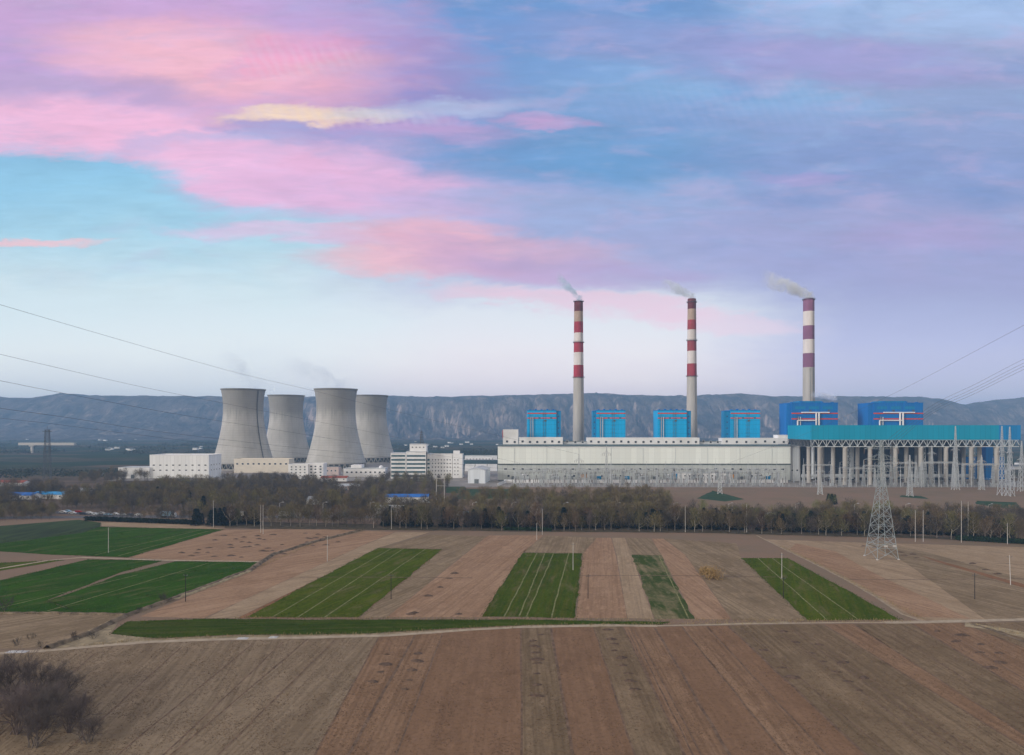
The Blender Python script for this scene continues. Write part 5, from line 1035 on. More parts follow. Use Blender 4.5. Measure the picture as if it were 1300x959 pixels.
# ------------------------------------------------------------------ small field things
def field_bits():
    hr = random.Random(21); me = []
    for v in range(4):
        mb = MB(); n, m_ = 14, 5; vs = [(0, 0, .62)]
        for j in range(1, m_+1):
            for k in range(n):
                a = 2*PI*k/n; rr = j/m_*(1.25+.3*mnoise.noise(Vector((math.cos(a)*1.3, math.sin(a)*1.3, v*5)))); z = .62*(1-(j/m_)**1.4)*(1+.35*mnoise.noise(Vector((a, j, v)))); vs.append((rr*math.cos(a)*1.25, rr*math.sin(a), z))
        fs = [(0, 1+k, 1+(k+1) % n) for k in range(n)]
        for j in range(m_-1): fs += [(1+j*n+k, 1+(j+1)*n+k, 1+(j+1)*n+(k+1) % n, 1+j*n+(k+1) % n) for k in range(n)]
        mb.add(vs, fs); x = bpy.data.meshes.new('soil_heap'); x.from_pydata(mb.v, [], mb.f); x.materials.append(MT['heap']); x.polygons.foreach_set('use_smooth', [True]*len(fs)); x.update(); me.append(x)
    z3 = lambda a: [(640+x*.2769, 640+y*.2769) for x, y in a]; z4 = lambda a: [(960+x*.2615, 640+y*.2615) for x, y in a]; z2 = lambda a: [(300+x*.2769, 640+y*.2769) for x, y in a]
    rows = [('in the grey strip below the striped green plot', z3([(165, 600), (132, 628), (138, 653), (145, 682), (150, 713), (152, 730), (152, 778), (150, 830), (150, 880)])), ('in the rutted grey strip beside smooth brown soil', z3([(475, 577), (492, 620), (508, 642), (506, 672), (538, 706), (542, 740), (572, 778), (578, 812), (600, 850)])),
            ('in the brown strip below the olive wheat plot', z2([(832, 686), (830, 720), (808, 762), (790, 808), (772, 850)])), ('in the brown strip beside the tan fields', z2([(690, 690), (684, 735), (662, 770), (628, 815)])),
            ('in tan strip below the pylon green plot', z4([(130, 620), (195, 672), (270, 725), (325, 765), (390, 815), (445, 862), (500, 905)])), ('in the next tan strip towards the ditch', z4([(305, 683), (420, 770), (525, 845), (36, 710), (125, 795), (175, 842)])),
            ('in the reddish strip by the ditch', z4([(880, 618), (1000, 637), (970, 667), (1090, 682), (1085, 722), (1180, 725), (1185, 770), (1140, 795)])), ('in the pink field beyond the olive plot', z2([(935, 382), (880, 422), (975, 342), (800, 505), (815, 500), (1000, 318), (1020, 505)])), ('in the brown field by the pylon', z4([(700, 235), (760, 245), (640, 225), (720, 250), (520, 205), (780, 262), (1050, 290), (1115, 320), (1170, 340), (580, 212)]))]
    hl = [(hr.uniform(215, 440), hr.uniform(677, 708)) for _ in range(90)]; hl = [(x, y) for x, y in hl if x > 285-(y-672)*1.9 and y < 714-(x-327)*.235 and y < 709][:46]
    rows.append(('in the pitted pink field beside the bright green field', hl))
    for lab, pts in rows:
        for i, (x, y) in enumerate(pts):
            o = link('soil_heap', hr.choice(me), None, G(x, y)); o.rotation_euler = (0, 0, hr.uniform(-.4, .4)); s = hr.uniform(.55, 1.05) if y > 790 else hr.uniform(.75, 1.2); o.scale = (s*1.1*hr.uniform(.8, 1.2), s*.8*hr.uniform(.7, 1.2), s*.7)
            tag(o, ('dark soil heap '+lab+', %s from track' % nth(i)) if len(pts) < 12 else 'low dark soil heap among many '+lab, 'soil heap', 'dark soil heaps '+lab)
    for px, py, w, lab in ((308, 811, 2.8, 'crumpled white plastic sheet beside the dirt track, larger of two'), (347, 809.5, 2.2, 'small crumpled white plastic sheet beside the dirt track below olive wheat'), (22, 828, 5, 'pale rubble heap at the track end by the bare shrubs')):
        g = G(px, py); mb = MB(); n = 9; vs = []
        for i in range(n):
            for j in range(5): e = min(1, min(i, n-1-i)/1.5, min(j, 4-j)/1.); vs.append(((i/(n-1)-.5)*w+.2*mnoise.noise(Vector((i, j, px))), (j/4-.5)*1.8+.3*mnoise.noise(Vector((i, j+9, px))), .07+e*(.08+.25*abs(mnoise.noise(Vector((i*.7, j*.9, px)))))))
        fs = [(i*5+j, (i+1)*5+j, (i+1)*5+j+1, i*5+j+1) for i in range(n-1) for j in range(4)]; mb.add(vs, fs); o = mb.build('plastic_sheet' if w < 5 else 'rubble_heap', MT['rag']); o.location = g; tag(o, lab, 'plastic sheet' if w < 5 else 'rubble heap')
field_bits()
# ------------------------------------------------------------------ trees
def tri_arrays(rs, H, R, n, style):
    """crown as thin twig blades clustered in clumps; returns verts (3n,3)"""
    V = []
    if style == 'conifer':
        for _ in range(n):
            q = rs.random()**.75; z = H*(.08+.9*(1-q)**1.0*1.0); z = H*(.06+.93*rs.random()**1.25); rr = R*(1-z/H)**.8*(.35+.65*math.sqrt(rs.random()))*(1+.15*math.sin(z*3)); a = rs.uniform(0, 2*PI)
            c = Vector((rr*math.cos(a), rr*math.sin(a), z)); d = Vector((math.cos(a), math.sin(a), rs.uniform(-.5, .5))).normalized()*rs.uniform(.5, 1.0); s = d.cross(Vector((rs.uniform(-1, 1), rs.uniform(-1, 1), 1))).normalized()*rs.uniform(.18, .34)
            V += [c-s, c+s, c+d]
        return V
    cl = []
    cz0, cz1 = (.30, .96) if style != 'round' else (.34, .92)
    for _ in range(16 if style != 'poplar' else 20):
        z = H*rs.uniform(cz0, cz1); q = (z/H-cz0)/(cz1-cz0); env = math.sin(PI*min(1, .12+.83*q))**.7 if style != 'poplar' else (.55+.45*math.sin(PI*min(1, .2+.7*q)))*(1-.55*max(0, q-.6)/.4)
        rr = R*env*math.sqrt(rs.random())*.85; a = rs.uniform(0, 2*PI); cl.append((Vector((rr*math.cos(a), rr*math.sin(a), z)), R*rs.uniform(.22, .42)))
    for _ in range(n):
        c, r = rs.choice(cl); p = c+Vector((rs.gauss(0, r), rs.gauss(0, r), rs.gauss(0, r*1.25)))
        if p.z > H*1.03 or p.z < H*.2: continue
        out = Vector((p.x, p.y, 0)); d = (out*(.5/max(R, .1))+Vector((rs.gauss(0, .35), rs.gauss(0, .35), rs.uniform(.35, 1.1)))).normalized()*rs.uniform(.7, 1.7); s = d.cross(Vector((rs.uniform(-1, 1), rs.uniform(-1, 1), rs.uniform(-1, 1)))).normalized()*rs.uniform(.045, .105)
        V += [p-s, p+s, p+d]
    return V
def trunk_mb(rs, H, R, style):
    mb = MB(); top = H*(.8 if style != 'round' else .6); b = [Vector((0, 0, 0))]
    for k in range(1, 6): b.append(Vector((rs.gauss(0, .12)*k*.5, rs.gauss(0, .12)*k*.5, top*k/5)))
    r0 = .17*(H/13); mb.tube(b, [r0*(1.25 if k == 0 else 1-.8*k/5) for k in range(6)], n=7)
    if style == 'conifer': return mb
    for _ in range(11):
        q = rs.uniform(.3, .95); p = b[0].lerp(b[-1], q); p = b[min(4, int(q*5))].lerp(b[min(5, int(q*5)+1)], q*5-int(q*5)); a = rs.uniform(0, 2*PI); L = R*rs.uniform(.7, 1.2)
        up = L*rs.uniform(.9, 1.7) if style == 'poplar' else L*rs.uniform(.5, 1.1); e = p+Vector((math.cos(a)*L, math.sin(a)*L, up)); m_ = p.lerp(e, .5)+Vector((math.cos(a)*L*.12, math.sin(a)*L*.12, -up*.08)); rr = r0*(1-.75*q)*.6
        mb.tube([p, m_, e], [rr, rr*.6, rr*.2], n=5)
        for _ in range(2): a2 = a+rs.gauss(0, .8); mb.tube([m_, m_+Vector((math.cos(a2)*L*.5, math.sin(a2)*L*.5, up*.6))], [rr*.5, rr*.12], n=4)
    return mb
bark = M('pale_bark', (.36, .32, .27), .9, .2, 1., rand=.25); barkd = M('dark_bark', (.10, .085, .07), .9, .2, 1., rand=.25)
TW = dict(brown=M('brown_twigs', (.128, .095, .055), .9, .25, .35, rand=.28), olive=M('budding_olive_twigs', (.142, .116, .052), .9, .25, .35, rand=.25), grey=M('grey_twigs', (.088, .073, .060), .9, .25, .35, rand=.28), green=M('fresh_budding_twigs', (.14, .145, .045), .9, .2, .35, rand=.2), conifer=M('conifer_needles', (.016, .026, .017), .9, .3, .5, rand=.3))
RAW = {}
def proto(kind, style, tw, H, R, n, seed, brk):
    rs = random.Random(seed); V = tri_arrays(rs, H, R, n, style); tmb = trunk_mb(rs, H, R, style)
    r = thing(kind, '', 'tree', (0, 0, -500)); me = bpy.data.meshes.new('crown'); m_ = len(V)//3; me.from_pydata([tuple(v) for v in V], [], [(3*i, 3*i+1, 3*i+2) for i in range(m_)]); me.materials.append(TW[tw]); me.update()
    link('crown', me, r); tmb.build('trunk', brk, r, True); RAW[r.name] = (np.array([tuple(v) for v in V], dtype=np.float32), np.array(tmb.v, dtype=np.float32), tmb.f)
    return r
PR = dict(brown=[proto('bare_tree', 'poplar', 'brown', 13.5, 3.0, 900, 1, bark), proto('bare_tree', 'poplar', 'brown', 12.5, 3.4, 900, 2, bark), proto('bare_tree', 'round', 'brown', 11.5, 4.0, 950, 3, barkd)],
          olive=[proto('bare_tree', 'round', 'olive', 11.5, 4.2, 1000, 4, bark), proto('bare_tree', 'poplar', 'olive', 13, 3.2, 950, 5, bark)], grey=[proto('bare_tree', 'round', 'grey', 12, 4.0, 800, 6, barkd), proto('bare_tree', 'poplar', 'grey', 13, 2.8, 750, 7, barkd)],
          green=[proto('bare_tree', 'round', 'green', 9, 3.6, 900, 8, bark)], conifer=[proto('conifer', 'conifer', 'conifer', 8.5, 1.9, 900, 9, barkd), proto('conifer', 'conifer', 'conifer', 7, 2.0, 800, 10, barkd)])
def inside(p, poly):
    c = False; x, y = p
    for i in range(len(poly)):
        (x1, y1), (x2, y2) = poly[i], poly[i-1]
        if (y1 > y) != (y2 > y) and x < (x2-x1)*(y-y1)/(y2-y1)+x1: c = not c
    return c
def plant_trees():
    tr_ = random.Random(77); cand = []; free = {id(p) for l in PR.values() for p in l}
    MARKS = [(285, 'the conifer clump'), (415, 'the white pole'), (560, 'the timber pole pair'), (688, 'the taller pale pole'), (800, 'the patchy wheat plot'), (948, 'the boiler house pole'), (1119, 'the lattice pylon'), (1222, 'the tallest pale pole')]
    # front row, trunks plain to see along the field edge
    x = 292; rowl = []
    while x < 1330:
        yb = np.interp(x, [290, 400, 600, 640, 900, 1040, 1130, 1180, 1330], [668, 669, 672, 673, 675, 679, 681, 682, 692])+tr_.uniform(-1.2, 1.2)
        if not (1128 < x < 1150 and False): rowl.append((x, yb))
        x += tr_.uniform(7, 13)
    cnt = {}
    for px, py in rowl:
        mk = [m for m in MARKS if m[0] <= px] or [MARKS[0]]; mk = mk[-1][1]; k = cnt.get(mk, 0); cnt[mk] = k+1
        kind = tr_.choices(('brown', 'olive', 'grey'), (5, 3, 2))[0]
        cand.append((px, py, kind, tr_.uniform(.66, 1.04), 'bare %s tree in field edge row, %s past %s' % (kind, nth(k), mk), 'trees of the row along the field edge', 1))
    AREAS = [([(420, 667), (700, 669), (700, 650), (560, 648), (430, 648)], 120, ('brown', 'olive', 'grey', 'brown'), 'in the belt behind the field edge row, below the blue shed', 'trees of the belt below the blue shed'),
             ([(690, 669), (860, 671), (850, 645), (700, 645)], 150, ('brown', 'olive', 'brown', 'brown'), 'in the belt behind the field edge row, before the switchyard', 'trees of the belt before the switchyard'),
             ([(855, 671), (1040, 675), (1040, 655), (850, 652)], 80, ('olive', 'brown', 'green', 'grey', 'grey'), 'in the belt behind the row, below the fourth boiler house', 'trees of the belt below the fourth boiler house'),
             ([(1030, 675), (1180, 678), (1180, 655), (1035, 648)], 75, ('olive', 'brown', 'grey', 'green'), 'in the belt around the lattice pylon', 'trees of the belt around the pylon'),
             ([(1180, 678), (1330, 687), (1330, 664), (1180, 658)], 60, ('brown', 'grey', 'grey'), 'in the belt past the lattice pylon, before the condenser', 'trees of the belt past the pylon'),
             ([(250, 664), (430, 666), (430, 640), (300, 640), (240, 650)], 80, ('brown', 'grey', 'olive', 'brown'), 'in the wood edge behind the pale pole pair', 'trees of the wood edge by the pale pole pair'),
             ([(70, 649), (250, 651), (300, 640), (300, 618), (200, 618), (100, 632), (70, 640)], 230, ('olive', 'brown', 'grey', 'brown'), 'in the wood in front of the long white hall', 'trees of the wood before the long white hall'),
             ([(-60, 649), (70, 648), (100, 632), (60, 622), (-60, 624)], 110, ('grey', 'brown', 'grey'), 'in the wood around the blue-roofed sheds', 'trees of the wood around the blue-roofed sheds'),
             ([(300, 640), (430, 645), (440, 630), (420, 618), (370, 613), (280, 612)], 170, ('grey', 'brown', 'grey'), 'in the grey wood below the cooling towers', 'trees of the wood below the cooling towers'),
             ([(430, 648), (490, 640), (560, 634), (575, 612), (500, 607), (455, 620)], 90, ('grey', 'olive', 'grey'), 'in the grey wood before the banded office', 'trees of the wood before the banded office'),
             ([(-80, 664), (70, 660), (75, 653), (-80, 652)], 70, ('brown', 'brown', 'olive'), 'in the low dense brown thicket beside the highway', 'trees of the thicket beside the highway'),
             ([(80, 660), (290, 664), (290, 658), (90, 656.5)], 24, ('grey', 'grey', 'brown'), 'thinly spaced beside the highway behind the dark hedge', 'thin trees beside the highway'),
             ([(100, 616), (190, 612), (186, 604), (100, 609)], 26, ('grey', 'brown'), 'before the low white shed', 'trees before the low white shed'),
             ([(570, 640), (690, 645), (690, 634), (590, 636)], 36, ('olive', 'brown'), 'scattered round the green patch before the switchyard', 'trees round the green patch'),
             ([(690, 644), (845, 644), (842, 634), (700, 634)], 60, ('brown', 'grey', 'brown'), 'at the far side of the belt next to the switchyard', 'trees at the far side of the belt')]
    for poly, n, kinds, where, grp in AREAS:
        xs = [p[0] for p in poly]; Ys = [CAMH*F/(p[1]-YH) for p in poly]; pw = [((p[0]-CX)/F*Y, Y) for p, Y in zip(poly, Ys)]; bx = [p[0] for p in pw]; k = 0; tries = 0; got = []
        n = int(n*1.45)
        while k < n and tries < n*40:
            tries += 1; p = (tr_.uniform(min(bx), max(bx)), tr_.uniform(min(Ys), max(Ys)))
            if not inside(p, pw) or any((p[0]-q[0])**2+(p[1]-q[1])**2 < 6 for q in got): continue
            if p[1] > 420 and 16 < CX+F*p[0]/p[1] < 84 and 634 < YH+CAMH*F/p[1] < 645: continue
            if 405 < p[1] < 434 and 'thicket' not in where: continue       # the highway
            got.append(p); k += 1; kind = tr_.choice(kinds); py = YH+CAMH*F/p[1]; s = tr_.uniform(.55, .98)*(.7 if 'thicket' in where else .8 if 'thin' in grp else 1)
            cand.append((CX+F*p[0]/p[1], py, kind, s, 'bare %s tree %s' % ({'brown': 'brown', 'olive': 'olive budding', 'grey': 'grey', 'green': 'greenish budding'}[kind], where), grp+', '+kind, 0))
    # conifers under and beside the row
    con = []
    for _ in range(26): con.append((tr_.uniform(246, 335), tr_.uniform(663, 668), 'in the dark clump beside the pale pole pair'))
    for _ in range(270):
        px = tr_.uniform(480, 1290); con.append((px, np.interp(px, [480, 640, 900, 1040, 1180, 1290], [668, 671, 672, 676, 679, 686])+tr_.uniform(-3.5, .5), 'under the bare trees of the field edge row'))
    for px, py in ((1052, 640), (1056, 641), (1060, 640), (255, 648), (258, 650), (262, 655), (182, 630), (190, 631), (200, 634), (224, 634), (232, 633), (240, 636)): con.append((px, py, 'standing among bare trees beside open ground'))
    cand.sort(key=lambda c: (-c[6], -c[1])); ind = cand[:292]; rest = cand[292:]
    used = set()
    def put(kind, px, py, s, lab, grp):
        src = tr_.choice(PR[kind]); g = G(px, py)
        if src.name not in used: used.add(src.name); o = src; o.location = g; o.rotation_euler = (0, 0, tr_.uniform(0, 6.28)); o.scale = (s, s, s)
        else: o = dup(src, g, tr_.uniform(0, 6.28), (s*tr_.uniform(.9, 1.15), s*tr_.uniform(.9, 1.15), s))
        o['label'] = lab; o['group'] = grp
    for px, py, kind, s, lab, grp, fr in ind: put(kind, px, py, s, lab, grp)
    for px, py, where in con: put('conifer', px, py, tr_.uniform(.75, 1.3), 'dark green conifer '+where, 'dark conifers '+where)
    put('green', 1058, 641, .8, 'round fresh green shrub tree beyond the belt near the condenser corner', 'lone green trees'); 
    # the rest of the wood reads as one mass
    VV = []; FF = []; MI = []; off = 0; names = list(TW)
    for px, py, kind, s, lab, grp, fr in rest:
        src = tr_.choice(PR[kind]); C, T, TF = RAW[src.name]; g = G(px, py); a = tr_.uniform(0, 6.28); R_ = np.array([[math.cos(a), -math.sin(a), 0], [math.sin(a), math.cos(a), 0], [0, 0, 1]], dtype=np.float32)*s
        n = len(C)//3; sel = np.random.RandomState(int(abs(px*31))).permutation(n)[:420]; Cs = C.reshape(n, 3, 3)[sel]; mid = Cs.mean(1, keepdims=True); Cs = (mid+(Cs-mid)*1.35).reshape(-1, 3)
        v = Cs@R_.T+np.array(g, dtype=np.float32); VV.append(v); k = len(v)//3; FF += [(off+3*i, off+3*i+1, off+3*i+2) for i in range(k)]; MI += [names.index(kind)]*k; off += len(v)
        v = T@R_.T+np.array(g, dtype=np.float32); VV.append(v); FF += [tuple(i+off for i in f) for f in TF]; MI += [5]*len(TF); off += len(v)
    V = np.concatenate(VV); me = bpy.data.meshes.new('woodland'); me.from_pydata(V.tolist(), [], FF)
    for n in names: me.materials.append(TW[n])
    me.materials.append(barkd); me.polygons.foreach_set('material_index', MI); me.update(); tag(link('woodland', me), kind='stuff')
    for l in PR.values():
        for p in l:
            if p.name not in used:
                for c in list(p.children): bpy.data.objects.remove(c)
                bpy.data.objects.remove(p)
plant_trees()
# far tree lines on the plain: read as dark masses
def far_scrub():
    fr = random.Random(9); V = []; Fc = []
    def clump(px, py, h, n):
        g = G(px, py)
        for _ in range(n):
            c = g+Vector((fr.gauss(0, h*1.6), fr.gauss(0, h*1.2), abs(fr.gauss(h*.45, h*.3)))); o = len(V); d = Vector((fr.gauss(0, 1), fr.gauss(0, 1), fr.gauss(0, 1))).normalized()*h*.4; s = d.cross(Vector((fr.gauss(0, 1), fr.gauss(0, 1), fr.gauss(0, 1)))).normalized()*h*.25
            V.extend([tuple(c-s), tuple(c+s), tuple(c+d)]); Fc.append((o, o+1, o+2))
    for _ in range(330):
        px = fr.uniform(-150, 1350); py = fr.choice((560, 563, 566, 568, 571, 575))+fr.uniform(-1, 1.5)
        if px > 640: py = min(py, 562)
        clump(px, py, fr.uniform(5, 8), 46)
    for _ in range(90): clump(fr.uniform(-100, 190), fr.uniform(599, 607), fr.uniform(3.5, 5), 40)
    for _ in range(46): clump(fr.uniform(585, 640), fr.uniform(572, 590), fr.uniform(4, 6), 40)
    me = bpy.data.meshes.new('far_scrub'); me.from_pydata(V, [], Fc); me.materials.append(M('far_scrub_leaves', (.045, .055, .038), .9, .3, .02)); me.update(); tag(link('far_scrub', me), kind='stuff')
far_scrub()
def hedge(label, a, b, w, h, n, mt):
    hr = random.Random(4); a, b = G(*a), G(*b); V = []; Fc = []
    for _ in range(n):
        p = a.lerp(b, hr.random())+Vector((0, hr.gauss(0, w*.3), hr.uniform(.05, h)*(1-.2*hr.random()))); d = Vector((hr.gauss(0, 1), hr.gauss(0, 1), hr.gauss(0, 1)+.4)).normalized()*.75; s = d.cross(Vector((hr.gauss(0, 1), hr.gauss(0, 1), 1))).normalized()*.3; o = len(V)
        V.extend([tuple(p-s-a), tuple(p+s-a), tuple(p+d-a)]); Fc.append((o, o+1, o+2))
    me = bpy.data.meshes.new('hedge'); me.from_pydata(V, [], Fc); me.materials.append(mt); me.update(); o = link('hedge', me, None, a); tag(o, label, 'hedge')
hedge('long dark green hedge at the far edge of the bright green field', (108, 661), (250, 666), 3, 2.6, 6000, TW['conifer']); hedge('low dark hedge behind the row below the patchy wheat plot', (640, 673), (700, 674), 3, 1.4, 2200, M('dark_hedge_leaves', (.025, .05, .018), .9, .3, .5)); hedge('dark green hedge running behind the last trees past the pylon', (1215, 686), (1330, 692), 3, 2.2, 4500, M('dark_hedge_leaf', (.02, .04, .018), .9, .3, .5))
# bare shrubs close to the camera, bush in the field, scrub on the bank
def shrub(name, label, loc, H, spread, n, m, seed, group=None, depth=4, up=.55):
    rs = random.Random(seed); mb = MB(); tm = MB()
    def grow(p, d, L, r, k):
        e = p+d*L+Vector((rs.gauss(0, .06), rs.gauss(0, .06), 0))*L; (tm if k == depth else mb).bar(p, e, r*2, n=4 if r > .03 else 3, w2=r*1.3, cap=False)
        if k == 0: return
        for _ in range(rs.choice((2, 3, 3, 4)) if k > 1 else 4):
            nd = (d+Vector((rs.gauss(0, spread), rs.gauss(0, spread), rs.gauss(up*.2, .28)))).normalized(); grow(p.lerp(e, rs.uniform(.45, 1)), nd, L*rs.uniform(.58, .85), r*.58, k-1)
    for _ in range(n): grow(Vector((rs.gauss(0, .35), rs.gauss(0, .35), -.1)), Vector((rs.gauss(0, .45), rs.gauss(0, .45), 1)).normalized(), H*.36, .055*H/5, depth)
    r = thing(name, label, 'shrub', loc, 0, group); mb.build('branches', m, r); tm.build('stem', m, r); return r
shm = M('purple_grey_twigs', (.15, .122, .108), .9, .2, 1., rand=.2)
for i, (px, py, H, lab) in enumerate([(12, 884, 9, 'tall bare purple-grey shrub in the near corner, beside the frame edge'), (42, 890, 8.4, 'dense bare purple-grey shrub second in from the near corner'), (75, 893, 7.4, 'bare purple-grey shrub at the tan field, outermost of the corner group'), (-25, 900, 9, 'bare purple-grey shrub half cut off at the near corner'), (55, 925, 7.5, 'lowest bare shrub of the corner group, closest to the viewer'), (100, 915, 5.4, 'small bare shrub on the tan field edge of the corner group'), (20, 932, 8, 'bare shrub in the near corner in front of the tall one'), (-5, 868, 6, 'bare shrub behind the corner group by the rubble'), (30, 908, 7, 'bare shrub in the middle of the corner group, between two taller ones'), (66, 908, 6.4, 'low bare shrub in the corner group behind the lowest one'), (88, 930, 5.6, 'bare shrub beside the lowest one at the field side'), (-30, 935, 7.5, 'bare shrub cut by the frame edge, nearer than its neighbour'), (45, 948, 6.5, 'bare shrub at the near end of the corner group'), (112, 942, 4.4, 'smallest bare shrub out on the tan field')]):
    shrub('bare_shrub', lab, G(px, py), H*1.15, .52, 11, shm, 30+i, 'bare shrubs of the near corner', 5)
for i, (px, py, H) in enumerate([(205, 764, 4), (211, 765, 3.5), (92, 812, 3.2), (52, 822, 2.6), (22, 820, 3), (118, 811, 2.5), (175, 777, 2.2), (40, 812, 2.5), (6, 775, 6)]):
    shrub('bank_scrub', 'leafless dark scrub on the terrace bank, %s listed from the lone dark pole' % nth(i) if i < 8 else 'thin bare sapling at the edge of the bright green field', G(px, py), H, .5, 7, TW['grey'], 60+i, 'scrub on the terrace bank', 3)
gold = M('golden_dry_leaves', (.33, .22, .09), .9, .2, .8)
def goldbush():
    rs = random.Random(8)
    for i, (px, py, s, lab) in enumerate([(905, 735, 1.0, 'golden dry bush alone in the brown field below the fourth boiler house'), (895, 729, .6, 'smaller golden dry bush just behind the golden bush')]):
        r = thing('golden_bush', lab, 'bush', G(px, py)); V = []; Fc = []
        for _ in range(1500):
            p = Vector((rs.gauss(0, 1.6), rs.gauss(0, 1.6), abs(rs.gauss(1.9, 1.2))))*s; d = Vector((rs.gauss(0, 1), rs.gauss(0, 1), rs.gauss(.4, 1))).normalized()*.45; q = d.cross(Vector((rs.gauss(0, 1), rs.gauss(0, 1), 1))).normalized()*.11; o = len(V); V.extend([tuple(p-q), tuple(p+q), tuple(p+d)]); Fc.append((o, o+1, o+2))
        me = bpy.data.meshes.new('foliage'); me.from_pydata(V, [], Fc); me.materials.append(gold); me.update(); link('foliage', me, r)
        mb = MB()
        for _ in range(9): mb.bar((rs.gauss(0, .2), rs.gauss(0, .2), 0), (rs.gauss(0, 1.2*s), rs.gauss(0, 1.2*s), 2.4*s), .12, w2=.04)
        mb.build('stem', barkd, r)
goldbush()
def tufts():
    """dry grass clumps along tracks and banks"""
    rs = random.Random(15); V = []; Fc = []
    lines = [[(60, 824), (110, 806), (160, 783), (225, 760), (318, 725), (400, 689), (460, 674)], [(100, 820), (190, 812), (300, 808), (466, 805), (600, 798), (700, 794), (840, 793), (1000, 790), (1160, 789)], [(300, 785), (660, 786), (860, 788), (1140, 788)], [(0, 779), (165, 781)], [(1172, 786), (1110, 755), (1030, 712), (990, 694)], [(1230, 792), (1300, 806)]]
    for ln in lines:
        q = [G(*p) for p in ln]
        for i in range(len(q)-1):
            n = int((q[i+1]-q[i]).length*7)
            for _ in range(n):
                p = q[i].lerp(q[i+1], rs.random())+Vector((rs.gauss(0, .7), rs.gauss(0, .7), .03)); h = rs.uniform(.25, .75); d = Vector((rs.gauss(0, .35), rs.gauss(0, .35), 1)).normalized()*h; s = Vector((rs.gauss(0, 1), rs.gauss(0, 1), 0)).normalized()*.07; o = len(V); V.extend([tuple(p-s), tuple(p+s), tuple(p+d)]); Fc.append((o, o+1, o+2))
    me = bpy.data.meshes.new('dry_grass'); me.from_pydata(V, [], Fc); me.materials.append(M('dry_grass_blades', (.30, .23, .12), .9, .35, .5)); me.update(); tag(link('dry_grass', me), kind='stuff')
tufts()
def scatter(name, pts, m, wmin, wmax, hmin, hmax, flat=.5):
    rs = random.Random(name); V = []; Fc = []
    for p in pts:
        a = rs.uniform(0, 6.28); s = Vector((math.cos(a), math.sin(a), 0))*rs.uniform(wmin, wmax)*.5; d = Vector((rs.gauss(0, flat), rs.gauss(0, flat), 1)).normalized()*rs.uniform(hmin, hmax); o = len(V); V.extend([tuple(p-s), tuple(p+s), tuple(p+d)]); Fc.append((o, o+1, o+2))
    me = bpy.data.meshes.new(name); me.from_pydata(V, [], Fc); me.materials.append(m); me.update(); tag(link(name, me), kind='stuff')
def near_ground():
    rs = random.Random(99); stub = []; clod = []
    def edge(i, y): (ax, ay), (bx, by) = LN[i]; ay = trk(ax); return ax+(bx-ax)*(y-ay)/(by-ay)
    while len(clod) < 60000:
        Y = rs.uniform(108, 192); py = YH+CAMH*F/Y; x = rs.uniform(-.8, .8)*Y; px = CX+F*x/Y
        if py < trk(px)+2: continue
        i = sum(1 for k in range(len(LN)) if edge(k, py) < px)-1
        if i < 0 or i >= len(KN): continue
        if KN[i] in (tan, grey) and mnoise.noise(Vector((x*.12, Y*.12, 4)))+.9*mnoise.noise(Vector((x*.5, Y*.08, 9))) > -.1 and len(stub) < 60000: stub.append(Vector((x, Y, .02)))
        if mnoise.noise(Vector((x*.2, Y*.1, 2))) > (-.1 if KN[i] is not smooth else .15) or rs.random() < .2: clod.append(Vector((x, Y, .02)))
    scatter('stubble', stub, M('dry_stubble', (.27, .21, .13), 1., .4, .6), .10, .26, .08, .24, .7); scatter('clods', clod, M('dark_clods', (.15, .10, .066), 1., .4, .8), .16, .38, .05, .14, .6)
    g = []
    for pts in PLOTS:
        pw = [G(*p) for p in pts]; poly = [(p.x, p.y) for p in pw]; bx = [p[0] for p in poly]; by = [p[1] for p in poly]
        if min(by) > 330: continue
        area = abs(sum(poly[i-1][0]*poly[i][1]-poly[i][0]*poly[i-1][1] for i in range(len(poly))))/2
        n = int(min(14000, area*1.6)); k = 0
        while k < n:
            p = (rs.uniform(min(bx), max(bx)), rs.uniform(min(by), max(by))); k += .4
            if inside(p, poly) and mnoise.noise(Vector((p[0]*.15, p[1]*.07, 3))) > -.25: g.append(Vector((p[0], p[1], .03))); k += .6
        for i in range(len(pw)):
            a, b = pw[i-1], pw[i]
            for _ in range(int((b-a).length*5)): g.append(a.lerp(b, rs.random())+Vector((rs.gauss(0, .5), rs.gauss(0, .5), .03)))
    scatter('wheat_tufts', g, M('wheat_blades', (.050, .080, .015), 1., .5, .25, dirt=(.115, .11, .035), dscale=.09), .14, .36, .12, .30, .6)
near_ground()
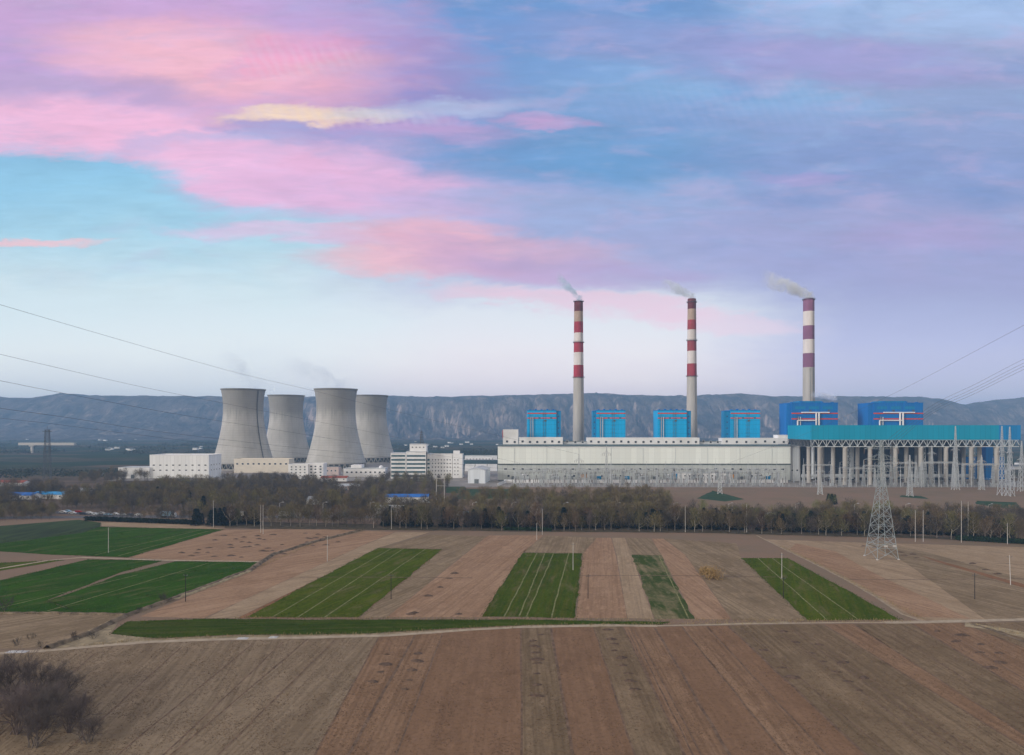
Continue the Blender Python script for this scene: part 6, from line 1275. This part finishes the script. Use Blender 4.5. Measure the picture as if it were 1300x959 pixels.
# ------------------------------------------------------------------ smoke and steam
def plume(name, label, loc, L, rise, r0, r1, dens, col, p=.6, dirx=-1, group=None, nsc=.12):
    m = bpy.data.materials.new('smoke_air'); m.use_nodes = True; t = NT(m.node_tree); t.n.clear(); o = t.new('ShaderNodeOutputMaterial'); v = t.new('ShaderNodeVolumePrincipled'); v.inputs['Color'].default_value = col+(1,)
    tc = t.new('ShaderNodeTexCoord').outputs['Object']; sx = t.new('ShaderNodeSeparateXYZ'); t.put(sx.inputs[0], tc)
    nz = t.noise(tc, nsc, 4, .6, .5, True); ns = t.new('ShaderNodeSeparateColor'); t.put(ns.inputs[0], nz)
    q = t.math('DIVIDE', t.math('MULTIPLY', sx.outputs[0], dirx), L, clamp=True); cz = t.math('MULTIPLY', t.math('POWER', q, p), rise)
    rr = t.math('MULTIPLY_ADD', t.math('POWER', q, .7), r1-r0, r0)
    dz = t.math('ADD', t.math('SUBTRACT', sx.outputs[2], cz), t.math('MULTIPLY', t.math('SUBTRACT', ns.outputs[0], .5), t.math('MULTIPLY', rr, 1.7))); dy = t.math('ADD', sx.outputs[1], t.math('MULTIPLY', t.math('SUBTRACT', ns.outputs[1], .5), t.math('MULTIPLY', rr, 1.5)))
    d2 = t.math('DIVIDE', t.math('ADD', t.math('MULTIPLY', dz, dz), t.math('MULTIPLY', dy, dy)), t.math('MULTIPLY', rr, rr))
    body = t.math('SUBTRACT', 1., t.sstep(d2, .1, 1.15)); fade = t.math('POWER', t.math('SUBTRACT', 1., q), 1.25)
    body = t.math('MULTIPLY', t.math('MULTIPLY', body, fade), t.math('MULTIPLY', t.sstep(ns.outputs[2], .25, .7), t.sstep(t.math('MULTIPLY', sx.outputs[0], dirx), -r0*1.6, 0.)))
    t.put(v.inputs['Density'], t.math('MULTIPLY', body, dens)); v.inputs['Density Attribute'].default_value = ''; v.inputs['Temperature Attribute'].default_value = ''; v.inputs['Anisotropy'].default_value = .2
    t.l.new(v.outputs[0], o.inputs['Volume'])
    mb = MB(); n, K = 14, 14; vs = []; fs = []
    for i in range(K+1):
        s = i/K; x = (-r0*1.6+(L+r0*1.6)*s); qq = max(0, x/L); c = (dirx*x, 0, rise*qq**p); R = (r0+(r1-r0)*qq**.7)*1.7*(.75 if i in (0,) else 1)
        vs += [(c[0], R*math.cos(2*PI*k/n), c[2]+R*math.sin(2*PI*k/n)) for k in range(n)]
    for i in range(K): fs += [(i*n+k, i*n+(k+1) % n, (i+1)*n+(k+1) % n, (i+1)*n+k) for k in range(n)]
    fs += [tuple(range(n))[::-1], tuple(range(K*n, K*n+n))]
    mb.add(vs, fs); o2 = mb.build(name, m); o2.location = loc; bm = bmesh.new(); bm.from_mesh(o2.data); bmesh.ops.recalc_face_normals(bm, faces=bm.faces[:]); bm.to_mesh(o2.data); bm.free(); tag(o2, label, 'smoke', group); return o2
gs = 'smoke plumes of the chimneys'
def top(px, py, Y, dz): g = P(px, py, Y); return (g.x, g.y, g.z+dz)
plume('smoke_plume', 'wisp of blue-grey smoke curling steeply off the slender first chimney', top(733.5, 382, 830, 3.), 27, 26, 4.4, 9.5, .5, (.82, .93, 1.), .75, -1, gs)
plume('smoke_plume', 'pale smoke streaming off the middle crimson banded chimney', top(877, 379, 830, 3.), 38, 17, 4.2, 9.5, .5, (.96, .99, 1.), .8, -1, gs)
plume('smoke_plume', 'thick white smoke bank drifting off the purple banded chimney', top(1025.5, 379, 800, 3.), 56, 22, 5.4, 12., .6, (.985, .995, 1.), .75, -1, gs)
gt = 'steam rising from cooling towers'
plume('steam_plume', 'faint bluish steam rising from the cooling tower beside the white hall', top(318, 492, 917, -2), 42, 46, 16, 24, .02, (.75, .86, 1.), .5, -1, gt, .04)
plume('steam_plume', 'bluish steam drifting off the near middle cooling tower', top(425, 492, 912, 0), 75, 34, 14, 15, .035, (.72, .84, 1.), .5, -1, gt, .04)
plume('steam_plume', 'thin steam lying along the rim of the farther hidden cooling tower', top(392, 503, 1080, 2), 42, 6, 7, 6, .05, (.9, .95, 1.), .5, 1, gt, .06)
plume('steam_plume', 'white steam puff on the deep blue boiler house roof under the thick chimney', top(1058, 508, 752, 2), 26, 4, 3, 4.5, .8, (.95, .97, 1.), .6, -1, None, .2)
